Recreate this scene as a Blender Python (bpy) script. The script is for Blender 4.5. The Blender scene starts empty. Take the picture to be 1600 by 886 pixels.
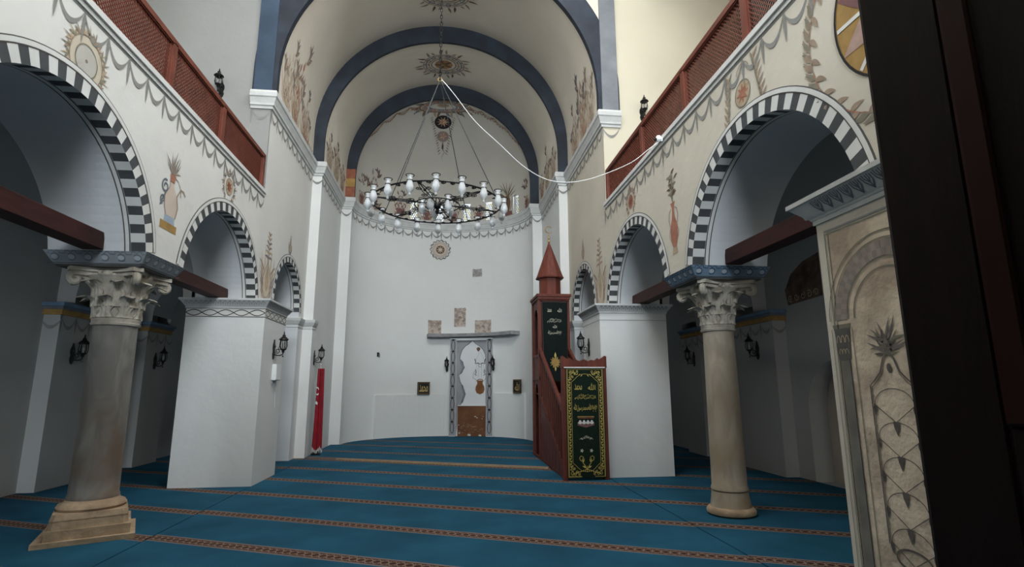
import bpy, bmesh, math, random
from mathutils import Vector, Matrix
PI = math.pi
SC = bpy.context.scene
COL = SC.collection
# ------------------------------------------------------------------ camera
YAW, PITCH, ROLL = .1198, .1879, -.0037
cam_data = bpy.data.cameras.new('camera')
cam_data.sensor_width = 36.0
cam_data.lens = 848.2 / 1600 * 36
cam_data.clip_start = .02
cam = bpy.data.objects.new('camera', cam_data)
COL.objects.link(cam)
_f = Vector((math.sin(YAW) * math.cos(PITCH), math.cos(YAW) * math.cos(PITCH), math.sin(PITCH)))
_r = Vector((math.cos(YAW), -math.sin(YAW), 0))
_u = _r.cross(_f)
_r2 = math.cos(ROLL) * _r + math.sin(ROLL) * _u
_u2 = -math.sin(ROLL) * _r + math.cos(ROLL) * _u
_m = Matrix((_r2, _u2, -_f)).transposed().to_4x4()
_m.translation = Vector((.16, 0, 1.6))
cam.matrix_world = _m
SC.camera = cam
# ------------------------------------------------------------------ world: overcast daylight outside
world = bpy.data.worlds.new('daylight')
SC.world = world
world.use_nodes = True
_bg = world.node_tree.nodes['Background']
_bg.inputs[0].default_value = (.78, .88, 1.0, 1)
_bg.inputs[1].default_value = 2.0
# ------------------------------------------------------------------ daylight coming in at the windows of the upper storey
def area(name, loc, aim, sx, sy, power, col, spread=180):
    l = bpy.data.lights.new(name, 'AREA'); l.shape = 'RECTANGLE'; l.size = sx; l.size_y = sy
    l.energy = power; l.color = col; l.spread = math.radians(spread)
    o = bpy.data.objects.new(name, l); COL.objects.link(o)
    o.location = loc
    o.rotation_euler = (Vector(aim) - Vector(loc)).to_track_quat('-Z', 'Y').to_euler()
    return o
COOL = (.84, .93, 1.0); NEUT = (1.0, .985, .95); WARM = (1.0, .84, .60); NEUT2 = (.95, .98, 1.0)
area('daylight_west_window', (.6, -5.4, 7.0), (-.2, 12, 3.6), 3.2, 2.0, 1350, COOL)
area('daylight_west_window_left', (-4.8, -5.4, 7.8), (-4.0, 10, 6.6), 1.6, 2.0, 25, NEUT)
area('daylight_west_window_right', (5.3, -5.4, 7.8), (5.0, 10, 7.4), 1.6, 2.0, 60, WARM)
area('daylight_aisle_window', (-5.0, .1, 1.7), (-6.4, 8.5, .7), 1.2, 1.4, 26, COOL, 60)
area('daylight_aisle_window', (5.0, .1, 1.7), (6.4, 8.5, .7), 1.2, 1.4, 9, NEUT, 70)
for _k in range(3):
    area('daylight_gallery_window', (-6.35, 2.6 + 2.4 * _k, 8.0), (2, 4 + 2.0 * _k, 5.4), 1.2, 1.8, 22, NEUT)
    area('daylight_gallery_window', (6.35, 2.6 + 2.4 * _k, 8.0), (-2, 4 + 2.0 * _k, 5.4), 1.2, 1.8, 22, NEUT)
DOME_W = {0: 260, 45: 60, 90: 30, 135: 30, 180: 110, 225: 190, 270: 250, 315: 310}      # the sun stands to the south-west, beyond the right-hand gallery
for _d, _w in DOME_W.items():
    _a = math.radians(_d)
    area('daylight_dome_window', (3.1 * math.cos(_a), 6.9 + 3.1 * math.sin(_a), 12.1), (-2.2 * math.cos(_a), 6.9 - 2.6 * math.sin(_a), 5.0), .9, 1.5, _w, NEUT2)
SC.view_settings.view_transform = 'Standard'
SC.view_settings.look = 'None'
SC.view_settings.gamma = 1
SC.view_settings.use_curve_mapping = False
SC.view_settings.exposure = 0.0

# ------------------------------------------------------------------ materials
MATS = {}
def srgb(r, g, b):
    def c(x):
        x /= 255
        return x / 12.92 if x <= .04045 else ((x + .055) / 1.055) ** 2.4
    return (c(r), c(g), c(b), 1)
def nmat(name, col, rough=.8, vary=.12, scale=3.0, bump=0.0, bscale=40, metal=0, spec=.3, col2=None, lo=.35, hi=.7, detail=4, stretch=None):
    """noise-mottled paint / plaster / stone / wood; col2 is the second tone of the mottling"""
    if name in MATS: return MATS[name]
    m = bpy.data.materials.new(name); m.use_nodes = True
    nt = m.node_tree; N = nt.nodes; L = nt.links
    b = N['Principled BSDF']
    b.inputs['Roughness'].default_value = rough
    b.inputs['Metallic'].default_value = metal
    b.inputs['Specular IOR Level'].default_value = spec
    tc = N.new('ShaderNodeTexCoord'); mp = N.new('ShaderNodeMapping')
    L.new(tc.outputs['Object'], mp.inputs[0])
    if stretch: mp.inputs['Scale'].default_value = stretch
    n1 = N.new('ShaderNodeTexNoise'); n1.inputs['Scale'].default_value = scale; n1.inputs['Detail'].default_value = detail
    L.new(mp.outputs[0], n1.inputs['Vector'])
    r = N.new('ShaderNodeValToRGB')
    c2 = col2 or (col[0] * (1 - vary), col[1] * (1 - vary), col[2] * (1 - vary), 1)
    r.color_ramp.elements[0].position = lo; r.color_ramp.elements[0].color = c2
    r.color_ramp.elements[1].position = hi; r.color_ramp.elements[1].color = col
    L.new(n1.outputs['Fac'], r.inputs[0]); L.new(r.outputs[0], b.inputs['Base Color'])
    if bump:
        n2 = N.new('ShaderNodeTexNoise'); n2.inputs['Scale'].default_value = bscale; n2.inputs['Detail'].default_value = 3
        L.new(mp.outputs[0], n2.inputs['Vector'])
        bp = N.new('ShaderNodeBump'); bp.inputs['Strength'].default_value = bump; bp.inputs['Distance'].default_value = .02
        L.new(n2.outputs['Fac'], bp.inputs['Height']); L.new(bp.outputs[0], b.inputs['Normal'])
    MATS[name] = m
    return m
lwall = nmat('off_white_plaster', (.70, .69, .66, 1), .9, .07, .9, .25, 9)
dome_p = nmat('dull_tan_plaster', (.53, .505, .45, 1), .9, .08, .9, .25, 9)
rwall = nmat('buff_plaster', (.62, .575, .485, 1), .9, .08, .9, .25, 9)
end_cream = nmat('yellow_cream_plaster', (.64, .585, .46, 1), .9, .06, .9, .2, 8)
cream = nmat('cream_plaster', (.70, .645, .55, 1), .9, .07, .9, .25, 9)
white = nmat('white_plaster', (.72, .725, .715, 1), .85, .06, .8, .25, 7)
gend = nmat('grey_white_plaster', (.30, .30, .29, 1), .9, .06, .9, .2, 8)  # left gallery end wall, greyed down: its weaker light is put into the colour
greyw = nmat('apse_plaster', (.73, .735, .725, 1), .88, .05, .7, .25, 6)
aisle_p = nmat('aisle_plaster', (.42, .42, .41, 1), .9, .10, .7, .2, 7)  # whitish aisle plaster set darker; the aisles' shade is put into the colour
soffit_p = nmat('soffit_plaster', (.62, .64, .66, 1), .88, .06, .8, .2, 7)
stone_w = nmat('carved_white_stone', (.60, .61, .60, 1), .8, .12, 5, .2, 30)
stone_g = nmat('grey_stone_moulding', (.42, .435, .44, 1), .8, .15, 4, .2, 30)
blue_arch = nmat('dark_blue_arch_paint', (.036, .046, .064, 1), .75, .35, 2.2, .2, 12, col2=(.023, .027, .036, 1))
blue_pil = nmat('slate_blue_pilaster_paint', (.215, .23, .25, 1), .75, .25, 2.5, .2, 12)
blue_pilL = nmat('deep_blue_pilaster_paint', (.050, .078, .120, 1), .75, .3, 2.0, .2, 12)
v_dark = nmat('voussoir_charcoal_paint', (.070, .074, .080, 1), .8, .2, 6)
v_white = nmat('voussoir_white_paint', (.66, .66, .64, 1), .85, .08, 6)
line_d = nmat('dark_line_paint', (.10, .095, .09, 1), .8, .2, 8)
fest_m = nmat('grey_festoon_paint', (.27, .265, .25, 1), .85, .2, 8)
fest_l = nmat('pale_festoon_paint', (.42, .44, .45, 1), .85, .1, 8)
P_ochre = nmat('ochre_paint', (.42, .255, .085, 1), .85, .3, 7)
P_rust = nmat('rust_paint', (.33, .12, .07, 1), .85, .35, 7)
P_umber = nmat('umber_paint', (.17, .105, .065, 1), .85, .3, 7)
P_sand = nmat('sand_paint', (.50, .39, .27, 1), .85, .2, 7)
P_sage = nmat('sage_paint', (.25, .235, .175, 1), .85, .25, 7)
P_slate = nmat('slate_paint', (.17, .19, .23, 1), .85, .25, 7)
P_blue = nmat('blue_paint', (.16, .26, .38, 1), .8, .25, 7)
P_lblue = nmat('pale_blue_paint', (.36, .44, .52, 1), .85, .15, 7)
P_white = nmat('white_paint', (.70, .69, .66, 1), .85, .08, 7)
P_black = nmat('black_paint', (.022, .02, .02, 1), .8, .2, 7)
P_plum = nmat('plum_paint', (.21, .105, .10, 1), .85, .25, 7)
P_pink = nmat('dusty_pink_paint', (.46, .31, .26, 1), .85, .2, 7)
P_grey = nmat('grey_paint', (.36, .355, .35, 1), .85, .12, 7)
P_brown = nmat('brown_paint', (.23, .095, .035, 1), .75, .3, 6)
P_gold = nmat('gold_thread', (.60, .47, .12, 1), .55, .2, 30, spec=.5)
P_silver = nmat('pale_thread', (.58, .56, .45, 1), .6, .2, 30)
mahog = nmat('mahogany_wood', (.160, .043, .029, 1), .55, .35, 3, .15, 60, spec=.22, stretch=(6, 6, .8))
mahog_r = nmat('red_brown_lattice_wood', (.19, .055, .034, 1), .5, .3, 4, spec=.35)
beam_m = nmat('dark_tie_beam_wood', (.060, .016, .013, 1), .6, .4, 3, .2, 40, stretch=(6, .8, 6))
door_m = nmat('dark_door_wood', (.012, .004, .0036, 1), .5, .35, 3, .1, 30, spec=.3, stretch=(5, 5, .6))
iron = nmat('black_iron', (.012, .012, .012, 1), .45, .2, 8, metal=.4, spec=.5)
brass = nmat('brass', (.55, .38, .14, 1), .35, .15, 8, metal=.8)
gwhite = nmat('milky_white', (.80, .81, .82, 1), .35, .03, 8)

def marble_mat(name, c1, c2, stain, zlo, zhi):
    """veined marble shaft with brown worn staining that sits between two heights"""
    m = bpy.data.materials.new(name); m.use_nodes = True
    nt = m.node_tree; N = nt.nodes; L = nt.links; b = N['Principled BSDF']
    b.inputs['Roughness'].default_value = .55; b.inputs['Specular IOR Level'].default_value = .3
    tc = N.new('ShaderNodeTexCoord')
    mp = N.new('ShaderNodeMapping'); mp.inputs['Scale'].default_value = (2.2, 2.2, .9); mp.inputs['Rotation'].default_value = (.25, .2, 0)
    L.new(tc.outputs['Object'], mp.inputs[0])
    n1 = N.new('ShaderNodeTexNoise'); n1.inputs['Scale'].default_value = 2.2; n1.inputs['Detail'].default_value = 8; n1.inputs['Distortion'].default_value = 1.1
    L.new(mp.outputs[0], n1.inputs['Vector'])
    r1 = N.new('ShaderNodeValToRGB'); r1.color_ramp.elements[0].position = .36; r1.color_ramp.elements[0].color = c2
    r1.color_ramp.elements[1].position = .62; r1.color_ramp.elements[1].color = c1
    L.new(n1.outputs['Fac'], r1.inputs[0])
    n2 = N.new('ShaderNodeTexNoise'); n2.inputs['Scale'].default_value = 2.6; n2.inputs['Detail'].default_value = 6
    L.new(tc.outputs['Object'], n2.inputs['Vector'])
    sx = N.new('ShaderNodeSeparateXYZ'); L.new(tc.outputs['Object'], sx.inputs[0])
    mr = N.new('ShaderNodeMapRange'); mr.interpolation_type = 'SMOOTHSTEP'
    mr.inputs['From Min'].default_value = zhi; mr.inputs['From Max'].default_value = zlo
    L.new(sx.outputs['Z'], mr.inputs['Value'])
    mu = N.new('ShaderNodeMath'); mu.operation = 'MULTIPLY'; L.new(mr.outputs[0], mu.inputs[0])
    mr2 = N.new('ShaderNodeMapRange'); mr2.inputs['From Min'].default_value = .35; mr2.inputs['From Max'].default_value = .65
    L.new(n2.outputs['Fac'], mr2.inputs['Value']); L.new(mr2.outputs[0], mu.inputs[1])
    mix = N.new('ShaderNodeMixRGB'); L.new(mu.outputs[0], mix.inputs[0]); L.new(r1.outputs[0], mix.inputs[1]); mix.inputs[2].default_value = stain
    L.new(mix.outputs[0], b.inputs['Base Color'])
    return m
marble_grey = marble_mat('grey_marble', (.25, .24, .22, 1), (.165, .158, .148, 1), (.18, .120, .078, 1), .5, 2.0)
marble_tan = marble_mat('tan_marble', (.47, .41, .33, 1), (.34, .29, .225, 1), (.36, .27, .175, 1), .2, 2.0)
base_tan = nmat('worn_tan_stone', (.50, .375, .25, 1), .85, .3, 5, .5, 18, col2=(.30, .215, .14, 1))
cap_stone = nmat('carved_marble_capital', (.58, .54, .47, 1), .8, .25, 7, .35, 35, col2=(.36, .325, .27, 1))

def glass_mat():
    m = bpy.data.materials.new('clear_lamp_glass'); m.use_nodes = True
    b = m.node_tree.nodes['Principled BSDF']
    b.inputs['Base Color'].default_value = (.93, .95, .97, 1); b.inputs['Roughness'].default_value = .12
    b.inputs['Transmission Weight'].default_value = .55; b.inputs['IOR'].default_value = 1.25
    return m
glass_m = glass_mat()
def pane_mat(name, c):
    m = bpy.data.materials.new(name); m.use_nodes = True
    b = m.node_tree.nodes['Principled BSDF']
    b.inputs['Base Color'].default_value = c; b.inputs['Roughness'].default_value = .05
    b.inputs['Transmission Weight'].default_value = 1.0; b.inputs['IOR'].default_value = 1.02
    return m
lantern_glass = pane_mat('clear_lantern_glass', (.86, .88, .88, 1))
pane_clear = pane_mat('clear_window_pane', (1, 1, .97, 1))
pane_yel = pane_mat('straw_window_pane', (1, .86, .42, 1))
def carpet_mat(name, offs, shift):
    """blue prayer carpet; bordered stripes run across the qibla direction (25 degrees off the nave axis)"""
    m = bpy.data.materials.new(name); m.use_nodes = True
    nt = m.node_tree; N = nt.nodes; L = nt.links; b = N['Principled BSDF']
    b.inputs['Roughness'].default_value = .95; b.inputs['Specular IOR Level'].default_value = .1
    geo = N.new('ShaderNodeNewGeometry')
    mp = N.new('ShaderNodeMapping'); mp.vector_type = 'POINT'
    mp.inputs['Rotation'].default_value = (0, 0, math.radians(25))
    L.new(geo.outputs['Position'], mp.inputs[0])
    sx = N.new('ShaderNodeSeparateXYZ'); L.new(mp.outputs[0], sx.inputs[0])
    def math_(op, a, bb=None, clamp=False):
        n = N.new('ShaderNodeMath'); n.operation = op; n.use_clamp = clamp
        for i, q in enumerate((a, bb)):
            if q is None: continue
            if isinstance(q, (int, float)): n.inputs[i].default_value = q
            else: L.new(q, n.inputs[i])
        return n.outputs[0]
    U, V = sx.outputs['X'], math_('ADD', sx.outputs['Y'], shift)
    # distance to the nearest stripe line of the list
    dist = None
    for o in offs:
        d = math_('ABSOLUTE', math_('SUBTRACT', V, o))
        dist = d if dist is None else math_('MINIMUM', dist, d)
    instripe = math_('LESS_THAN', dist, .105)
    inner = math_('LESS_THAN', dist, .062)
    edge = math_('MULTIPLY', math_('LESS_THAN', dist, .078), math_('GREATER_THAN', dist, .066))
    # interlaced motif along the stripe: lozenges and bars
    ph = math_('MULTIPLY', U, 2 * PI / .17)
    wav = math_('MULTIPLY', math_('ABSOLUTE', math_('SINE', ph)), .05)
    loz = math_('LESS_THAN', math_('ABSOLUTE', math_('SUBTRACT', dist, wav)), .011)
    bar = math_('GREATER_THAN', math_('COSINE', math_('MULTIPLY', ph, 2)), .86)
    mot = math_('MULTIPLY', inner, math_('MAXIMUM', loz, math_('MULTIPLY', bar, math_('LESS_THAN', dist, .05))))
    nz = N.new('ShaderNodeTexNoise'); nz.inputs['Scale'].default_value = 1.3; nz.inputs['Detail'].default_value = 6
    L.new(geo.outputs['Position'], nz.inputs['Vector'])
    rb = N.new('ShaderNodeValToRGB')
    rb.color_ramp.elements[0].position = .3; rb.color_ramp.elements[0].color = (.013, .066, .112, 1)
    rb.color_ramp.elements[1].position = .75; rb.color_ramp.elements[1].color = (.020, .106, .172, 1)
    L.new(nz.outputs['Fac'], rb.inputs[0])
    def mix(fac, c1, c2):
        n = N.new('ShaderNodeMixRGB'); L.new(fac, n.inputs[0])
        for i, q in ((1, c1), (2, c2)):
            if isinstance(q, tuple): n.inputs[i].default_value = q
            else: L.new(q, n.inputs[i])
        return n.outputs[0]
    c = mix(instripe, rb.outputs[0], (.205, .165, .150, 1))
    c = mix(inner, c, (.055, .022, .020, 1))
    c = mix(edge, c, (.05, .02, .02, 1))
    c = mix(mot, c, (.215, .150, .105, 1))
    L.new(c, b.inputs['Base Color'])
    n3 = N.new('ShaderNodeTexNoise'); n3.inputs['Scale'].default_value = 260
    L.new(geo.outputs['Position'], n3.inputs['Vector'])
    bp = N.new('ShaderNodeBump'); bp.inputs['Strength'].default_value = .35; bp.inputs['Distance'].default_value = .01
    L.new(n3.outputs['Fac'], bp.inputs['Height']); L.new(bp.outputs[0], b.inputs['Normal'])
    return m
STRIPES = [2.45, 3.65, 4.86, 5.98, 7.19, 8.38, 9.63, 10.86, 12.05, 13.45, 14.7]
carp_nave = carpet_mat('blue_prayer_carpet', STRIPES, 0)
carp_l = carpet_mat('blue_aisle_carpet', STRIPES, .05)
carp_r = carpet_mat('blue_side_carpet', STRIPES, -.04)

# ------------------------------------------------------------------ mesh helpers
class MB:
    """collects shapes; build() links them as one mesh object"""
    def __init__(s): s.v = []; s.f = []; s.m = []
    def add(s, vs, fs, mi=0):
        b = len(s.v); s.v += [tuple(p) for p in vs]
        s.f += [tuple(i + b for i in f) for f in fs]; s.m += [mi] * len(fs)
        return s
    def box(s, x0, x1, y0, y1, z0, z1, mi=0):
        v = [(x, y, z) for z in (z0, z1) for y in (y0, y1) for x in (x0, x1)]
        return s.add(v, [(0, 2, 3, 1), (4, 5, 7, 6), (0, 1, 5, 4), (1, 3, 7, 5), (3, 2, 6, 7), (2, 0, 4, 6)], mi)
    def frustum(s, c, z0, z1, a0, b0, a1, b1, mi=0):
        v = [(c[0] + sx * a0, c[1] + sy * b0, z0) for sx, sy in ((-1, -1), (1, -1), (1, 1), (-1, 1))]
        v += [(c[0] + sx * a1, c[1] + sy * b1, z1) for sx, sy in ((-1, -1), (1, -1), (1, 1), (-1, 1))]
        return s.add(v, [(3, 2, 1, 0), (4, 5, 6, 7)] + [(i, (i + 1) % 4, 4 + (i + 1) % 4, 4 + i) for i in range(4)], mi)
    def bar(s, p, q, w, h, up=(0, 0, 1), mi=0):
        p = Vector(p); q = Vector(q); d = (q - p).normalized(); u = Vector(up)
        sd = d.cross(u).normalized(); u = sd.cross(d)
        v = [P + sd * a * w / 2 + u * b * h / 2 for P in (p, q) for a, b in ((-1, -1), (1, -1), (1, 1), (-1, 1))]
        return s.add(v, [(3, 2, 1, 0), (4, 5, 6, 7)] + [(i, (i + 1) % 4, 4 + (i + 1) % 4, 4 + i) for i in range(4)], mi)
    def tube(s, pts, r, n=6, mi=0, closed=False):
        pts = [Vector(p) for p in pts]; k = len(pts); rs = r if isinstance(r, (list, tuple)) else [r] * k
        rings = []; ref = None
        for i, p in enumerate(pts):
            a = pts[(i - 1) % k] if (closed or i > 0) else p; b = pts[(i + 1) % k] if (closed or i < k - 1) else p
            d = (b - a).normalized()
            if ref is None:
                ref = Vector((0, 0, 1)) if abs(d.z) < .9 else Vector((1, 0, 0))
            x = d.cross(ref)
            if x.length < 1e-5: x = d.cross(Vector((.3, .8, .5)))
            x.normalize(); y = x.cross(d); ref = y
            rings.append([p + (x * math.cos(2 * PI * j / n) + y * math.sin(2 * PI * j / n)) * rs[i] for j in range(n)])
        v = [q for ring in rings for q in ring]; f = []
        for i in range(k if closed else k - 1):
            for j in range(n):
                a = i * n + j; b = i * n + (j + 1) % n; c = ((i + 1) % k) * n
                f.append((a, b, c + (j + 1) % n, c + j))
        if not closed: f += [tuple(range(n))[::-1], tuple((k - 1) * n + j for j in range(n))]
        return s.add(v, f, mi)
    def lathe(s, prof, n=24, c=(0, 0, 0), mi=0, a0=0, sq=None):
        v = []; f = []
        for r, z in prof:
            for j in range(n):
                a = a0 + 2 * PI * j / n
                v.append((c[0] + r * math.cos(a), c[1] + r * math.sin(a), c[2] + z))
        for i in range(len(prof) - 1):
            for j in range(n):
                f.append((i * n + j, i * n + (j + 1) % n, (i + 1) * n + (j + 1) % n, (i + 1) * n + j))
        f += [tuple(range(n))[::-1], tuple((len(prof) - 1) * n + j for j in range(n))]
        return s.add(v, f, mi)
    def grid(s, fn, nu, nv, mi=0, flip=False):
        v = [fn(i / nu, j / nv) for j in range(nv + 1) for i in range(nu + 1)]; f = []
        for j in range(nv):
            for i in range(nu):
                a = j * (nu + 1) + i; q = (a, a + 1, a + nu + 2, a + nu + 1)
                f.append(q[::-1] if flip else q)
        return s.add(v, f, mi)
    def prism(s, poly, fn, d0, d1, mi=0):
        """2-D outline pushed between two depths; fn(u, v, d) gives the 3-D point"""
        n = len(poly)
        v = [fn(u, w, d0) for u, w in poly] + [fn(u, w, d1) for u, w in poly]
        return s.add(v, [tuple(range(n))[::-1], tuple(range(n, 2 * n))] + [(i, (i + 1) % n, n + (i + 1) % n, n + i) for i in range(n)], mi)
    def sphere(s, c, r, n=10, k=6, mi=0, sz=1):
        return s.lathe([(max(1e-4, r * math.sin(PI * i / k)), -r * sz * math.cos(PI * i / k)) for i in range(k + 1)], n, c, mi)
    def mesh(s, name, mats, smooth=False):
        me = bpy.data.meshes.new(name); me.from_pydata(s.v, [], s.f)
        for m in (mats if isinstance(mats, (list, tuple)) else [mats]): me.materials.append(m)
        me.polygons.foreach_set('material_index', s.m)
        if smooth: me.polygons.foreach_set('use_smooth', [True] * len(s.f))
        me.update(); return me
    def build(s, name, mats, parent=None, smooth=False, fix=True):
        me = s.mesh(name, mats, smooth)
        if fix:
            bm = bmesh.new(); bm.from_mesh(me); bmesh.ops.recalc_face_normals(bm, faces=bm.faces); bm.to_mesh(me); bm.free()
        if smooth:
            try: me.set_sharp_from_angle(angle=math.radians(42))
            except Exception: pass
        return link(name, me, parent)
def link(name, data, parent=None, loc=None, rotz=None):
    o = bpy.data.objects.new(name, data); COL.objects.link(o)
    if parent: o.parent = parent
    if loc: o.location = loc
    if rotz is not None: o.rotation_euler = (0, 0, rotz)
    return o
def tag(o, label, cat, group=None):
    o['label'] = label; o['category'] = cat
    if group: o['group'] = group
    return o
def thing(name, label, cat, loc=(0, 0, 0), rotz=0, group=None):
    return tag(link(name, None, None, loc, rotz), label, cat, group)
def struct(o, label=None):
    o['kind'] = 'structure'
    if label: o['label'] = label; o['category'] = 'wall' if 'wall' in o.name else o.name.split('_')[0].split('.')[0]
    return o
def copy_tree(o, parent=None):
    c = o.copy(); COL.objects.link(c); c.parent = parent
    for ch in list(o.children): copy_tree(ch, c)
    return c

# flat painted decoration: 2-D shapes laid on a surface by a mapping fn(u, v, lift)
class Paint:
    def __init__(s, seed=1): s.p = []; s.rnd = random.Random(seed); s.layer = 0
    def poly(s, pts, m): s.p.append((pts, m, s.layer)); return s
    def stroke(s, pts, w, m, taper=False):
        n = len(pts)
        L = []; R = []
        for i, (x, y) in enumerate(pts):
            a = pts[max(0, i - 1)]; b = pts[min(n - 1, i + 1)]
            dx, dy = b[0] - a[0], b[1] - a[1]; l = math.hypot(dx, dy) or 1
            k = w / 2 * (1 - .85 * i / (n - 1) if taper else 1)
            L.append((x - dy / l * k, y + dx / l * k)); R.append((x + dy / l * k, y - dx / l * k))
        for i in range(n - 1): s.poly([R[i], R[i + 1], L[i + 1], L[i]], m)
        return s
    def arc(s, c, r, a0, a1, w, m, n=14, ry=None):
        ry = ry or r
        return s.stroke([(c[0] + r * math.cos(a0 + (a1 - a0) * i / n), c[1] + ry * math.sin(a0 + (a1 - a0) * i / n)) for i in range(n + 1)], w, m)
    def disc(s, c, rx, ry, m, n=20):
        k = max(1, int(max(rx, ry) / .07)); q = lambda t, i: (c[0] + rx * t * math.cos(2 * PI * i / n), c[1] + ry * t * math.sin(2 * PI * i / n))
        s.poly([q(1 / k, i) for i in range(n)], m)
        for j in range(1, k):
            for i in range(n): s.poly([q(j / k, i), q((j + 1) / k, i), q((j + 1) / k, i + 1), q(j / k, i + 1)], m)
        return s
    def ring(s, c, rx, ry, w, m, n=24): return s.arc(c, rx, 0, 2 * PI, w, m, n, ry)
    def leaf(s, p, ang, l, w, m, curl=.0):
        """a pointed leaf from p, bending by curl"""
        n = 5; mid = []
        x, y = p; a = ang
        for i in range(n + 1):
            mid.append((x, y, a)); x += math.cos(a) * l / n; y += math.sin(a) * l / n; a += curl / n
        wd = [.25, .9, 1, .8, .45, .05]
        Lp = [(q[0] - math.sin(q[2]) * w / 2 * k, q[1] + math.cos(q[2]) * w / 2 * k) for q, k in zip(mid, wd)]
        Rp = [(q[0] + math.sin(q[2]) * w / 2 * k, q[1] - math.cos(q[2]) * w / 2 * k) for q, k in zip(mid, wd)]
        for i in range(n): s.poly([Rp[i], Rp[i + 1], Lp[i + 1], Lp[i]], m)
        return s
    def frond(s, p, ang, l, m, n=6, lw=.3, curl=.3, stem=None):
        """a stem with paired leaves"""
        x, y = p; a = ang; pts = [(x, y)]
        for i in range(n):
            x += math.cos(a) * l / n; y += math.sin(a) * l / n; a += curl / n; pts.append((x, y))
            k = 1 - .55 * i / n
            for sg in (-1, 1): s.leaf((x, y), a + sg * (.75 + .2 * s.rnd.random()), l * lw * k, l * lw * .28 * k, m, -sg * .7)
        s.leaf((x, y), a, l * lw * .7, l * lw * .2, m)
        s.stroke(pts, l * .02, stem or m)
        return s
    def scroll(s, p, r, a0, turns, w, m, sg=1):
        n = int(14 * turns)
        return s.stroke([(p[0] + r * (1 - .75 * i / n) * math.cos(a0 + sg * 2 * PI * turns * i / n), p[1] + r * (1 - .75 * i / n) * math.sin(a0 + sg * 2 * PI * turns * i / n)) for i in range(n + 1)], w, m)
    def build(s, name, fn, parent, lift=.003):
        mats = []; mb = MB()
        for k, (pts, m, ly) in enumerate(s.p):
            if m not in mats: mats.append(m)
            mb.add([fn(u, v, lift + .0022 * ly + .00016 * (k % 13)) for u, v in pts], [tuple(range(len(pts)))], mats.index(m))
        return mb.build(name, mats, parent, fix=False)
# ------------------------------------------------------------------ dimensions
W, WO = 3.28, 4.30            # arcade wall: nave face, aisle face
ZG = 5.20                     # gallery floor
ZB = 3.13                     # tops of imposts, where the arches start
YF = 10.14                    # chancel arch plane
Y2, Y3 = 13.5, 16.1           # second and third (apse) arch planes
W2, W3 = 3.05, 2.75
ZC0, ZC = 6.87, 7.22          # cornice
AX, AY = 2.75, 2.2            # apse ellipse
ARCH = [(5.04, 2.85, 1.47, .14, 39), (8.755, 2.91, 1.40, .12, 39), (12.12, 3.33, .96, .10, 29)]   # centre y, centre z, inner radius, ring width, stones
def arch_z(y):
    for yc, zc, r, w, n in ARCH:
        h = math.sqrt(max(0, r * r - max(0, ZB - zc) ** 2))
        if abs(y - yc) < h - 1e-6: return zc + math.sqrt(max(0, r * r - (y - yc) ** 2))
    return None
# ------------------------------------------------------------------ floor, carpets
mb = MB(); mb.box(-7.2, 7.2, -6.2, 19.2, -.35, -.02)
floor = struct(mb.build('floor', stone_g), 'stone floor slab under the prayer carpets')
def slab(name, poly, z0, z1, mat, parent=None):
    mb = MB(); mb.prism(poly, lambda u, v, d: (u, v, d), z0, z1); return mb.build(name, mat, parent)
SN, CN = math.sin(math.radians(25)), math.cos(math.radians(25))
def row_y(x, V): return (V - SN * x) / CN
c = slab('prayer_carpet', [(-3.0, -.24), (3.06, -.24), (3.06, row_y(3.06, 10.93)), (-3.0, row_y(-3.0, 10.93))], -.02, 0, carp_nave)
tag(c, 'wide blue prayer carpet with patterned stripe rows filling the nave', 'carpet')
c = slab('prayer_carpet', [(-6.44, -.24), (-3.02, -.24), (-3.02, 16.3), (-6.44, 16.3)], -.02, -.001, carp_l)
tag(c, 'blue striped carpet in the side aisle under the grey worn column', 'carpet')
c = slab('prayer_carpet', [(3.08, -.24), (6.44, -.24), (6.44, 16.3), (3.08, 16.3)], -.02, -.001, carp_r)
tag(c, 'blue striped carpet in the side aisle under the tan column', 'carpet')
arc_pts = [(-AX * math.cos(PI * i / 24), Y3 + AY * math.sin(PI * i / 24)) for i in range(25)]
plat = [(-2.98, row_y(-2.98, 10.95))] + [(-2.98, 16.05)] + [(x * .985, Y3 + (y - Y3) * .985 - .03) for x, y in arc_pts] + [(2.98, 16.05), (2.98, 13.35), (2.22, 13.35), (2.22, row_y(2.22, 10.95))]
c = slab('platform_carpet', plat, -.02, .045, carp_nave)
tag(c, 'blue carpet on the low raised floor before the mihrab', 'carpet')
wood_tan = nmat('pale_step_wood', (.42, .31, .20, 1), .6, .3, 4, stretch=(1, 6, 6))
mb = MB()
for (xa, xb, dz) in ((-2.25, .3, 0), (.3, 2.2, .004)):
    pa = Vector((xa, row_y(xa, 10.92), .018)); pb = Vector((xb, row_y(xb, 10.92), .018 + dz)); mb.bar(pa, pb, .05, .036)
tag(mb.build('step_edging', wood_tan), 'pale wooden edging strip of the low carpeted step', 'edging')
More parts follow.
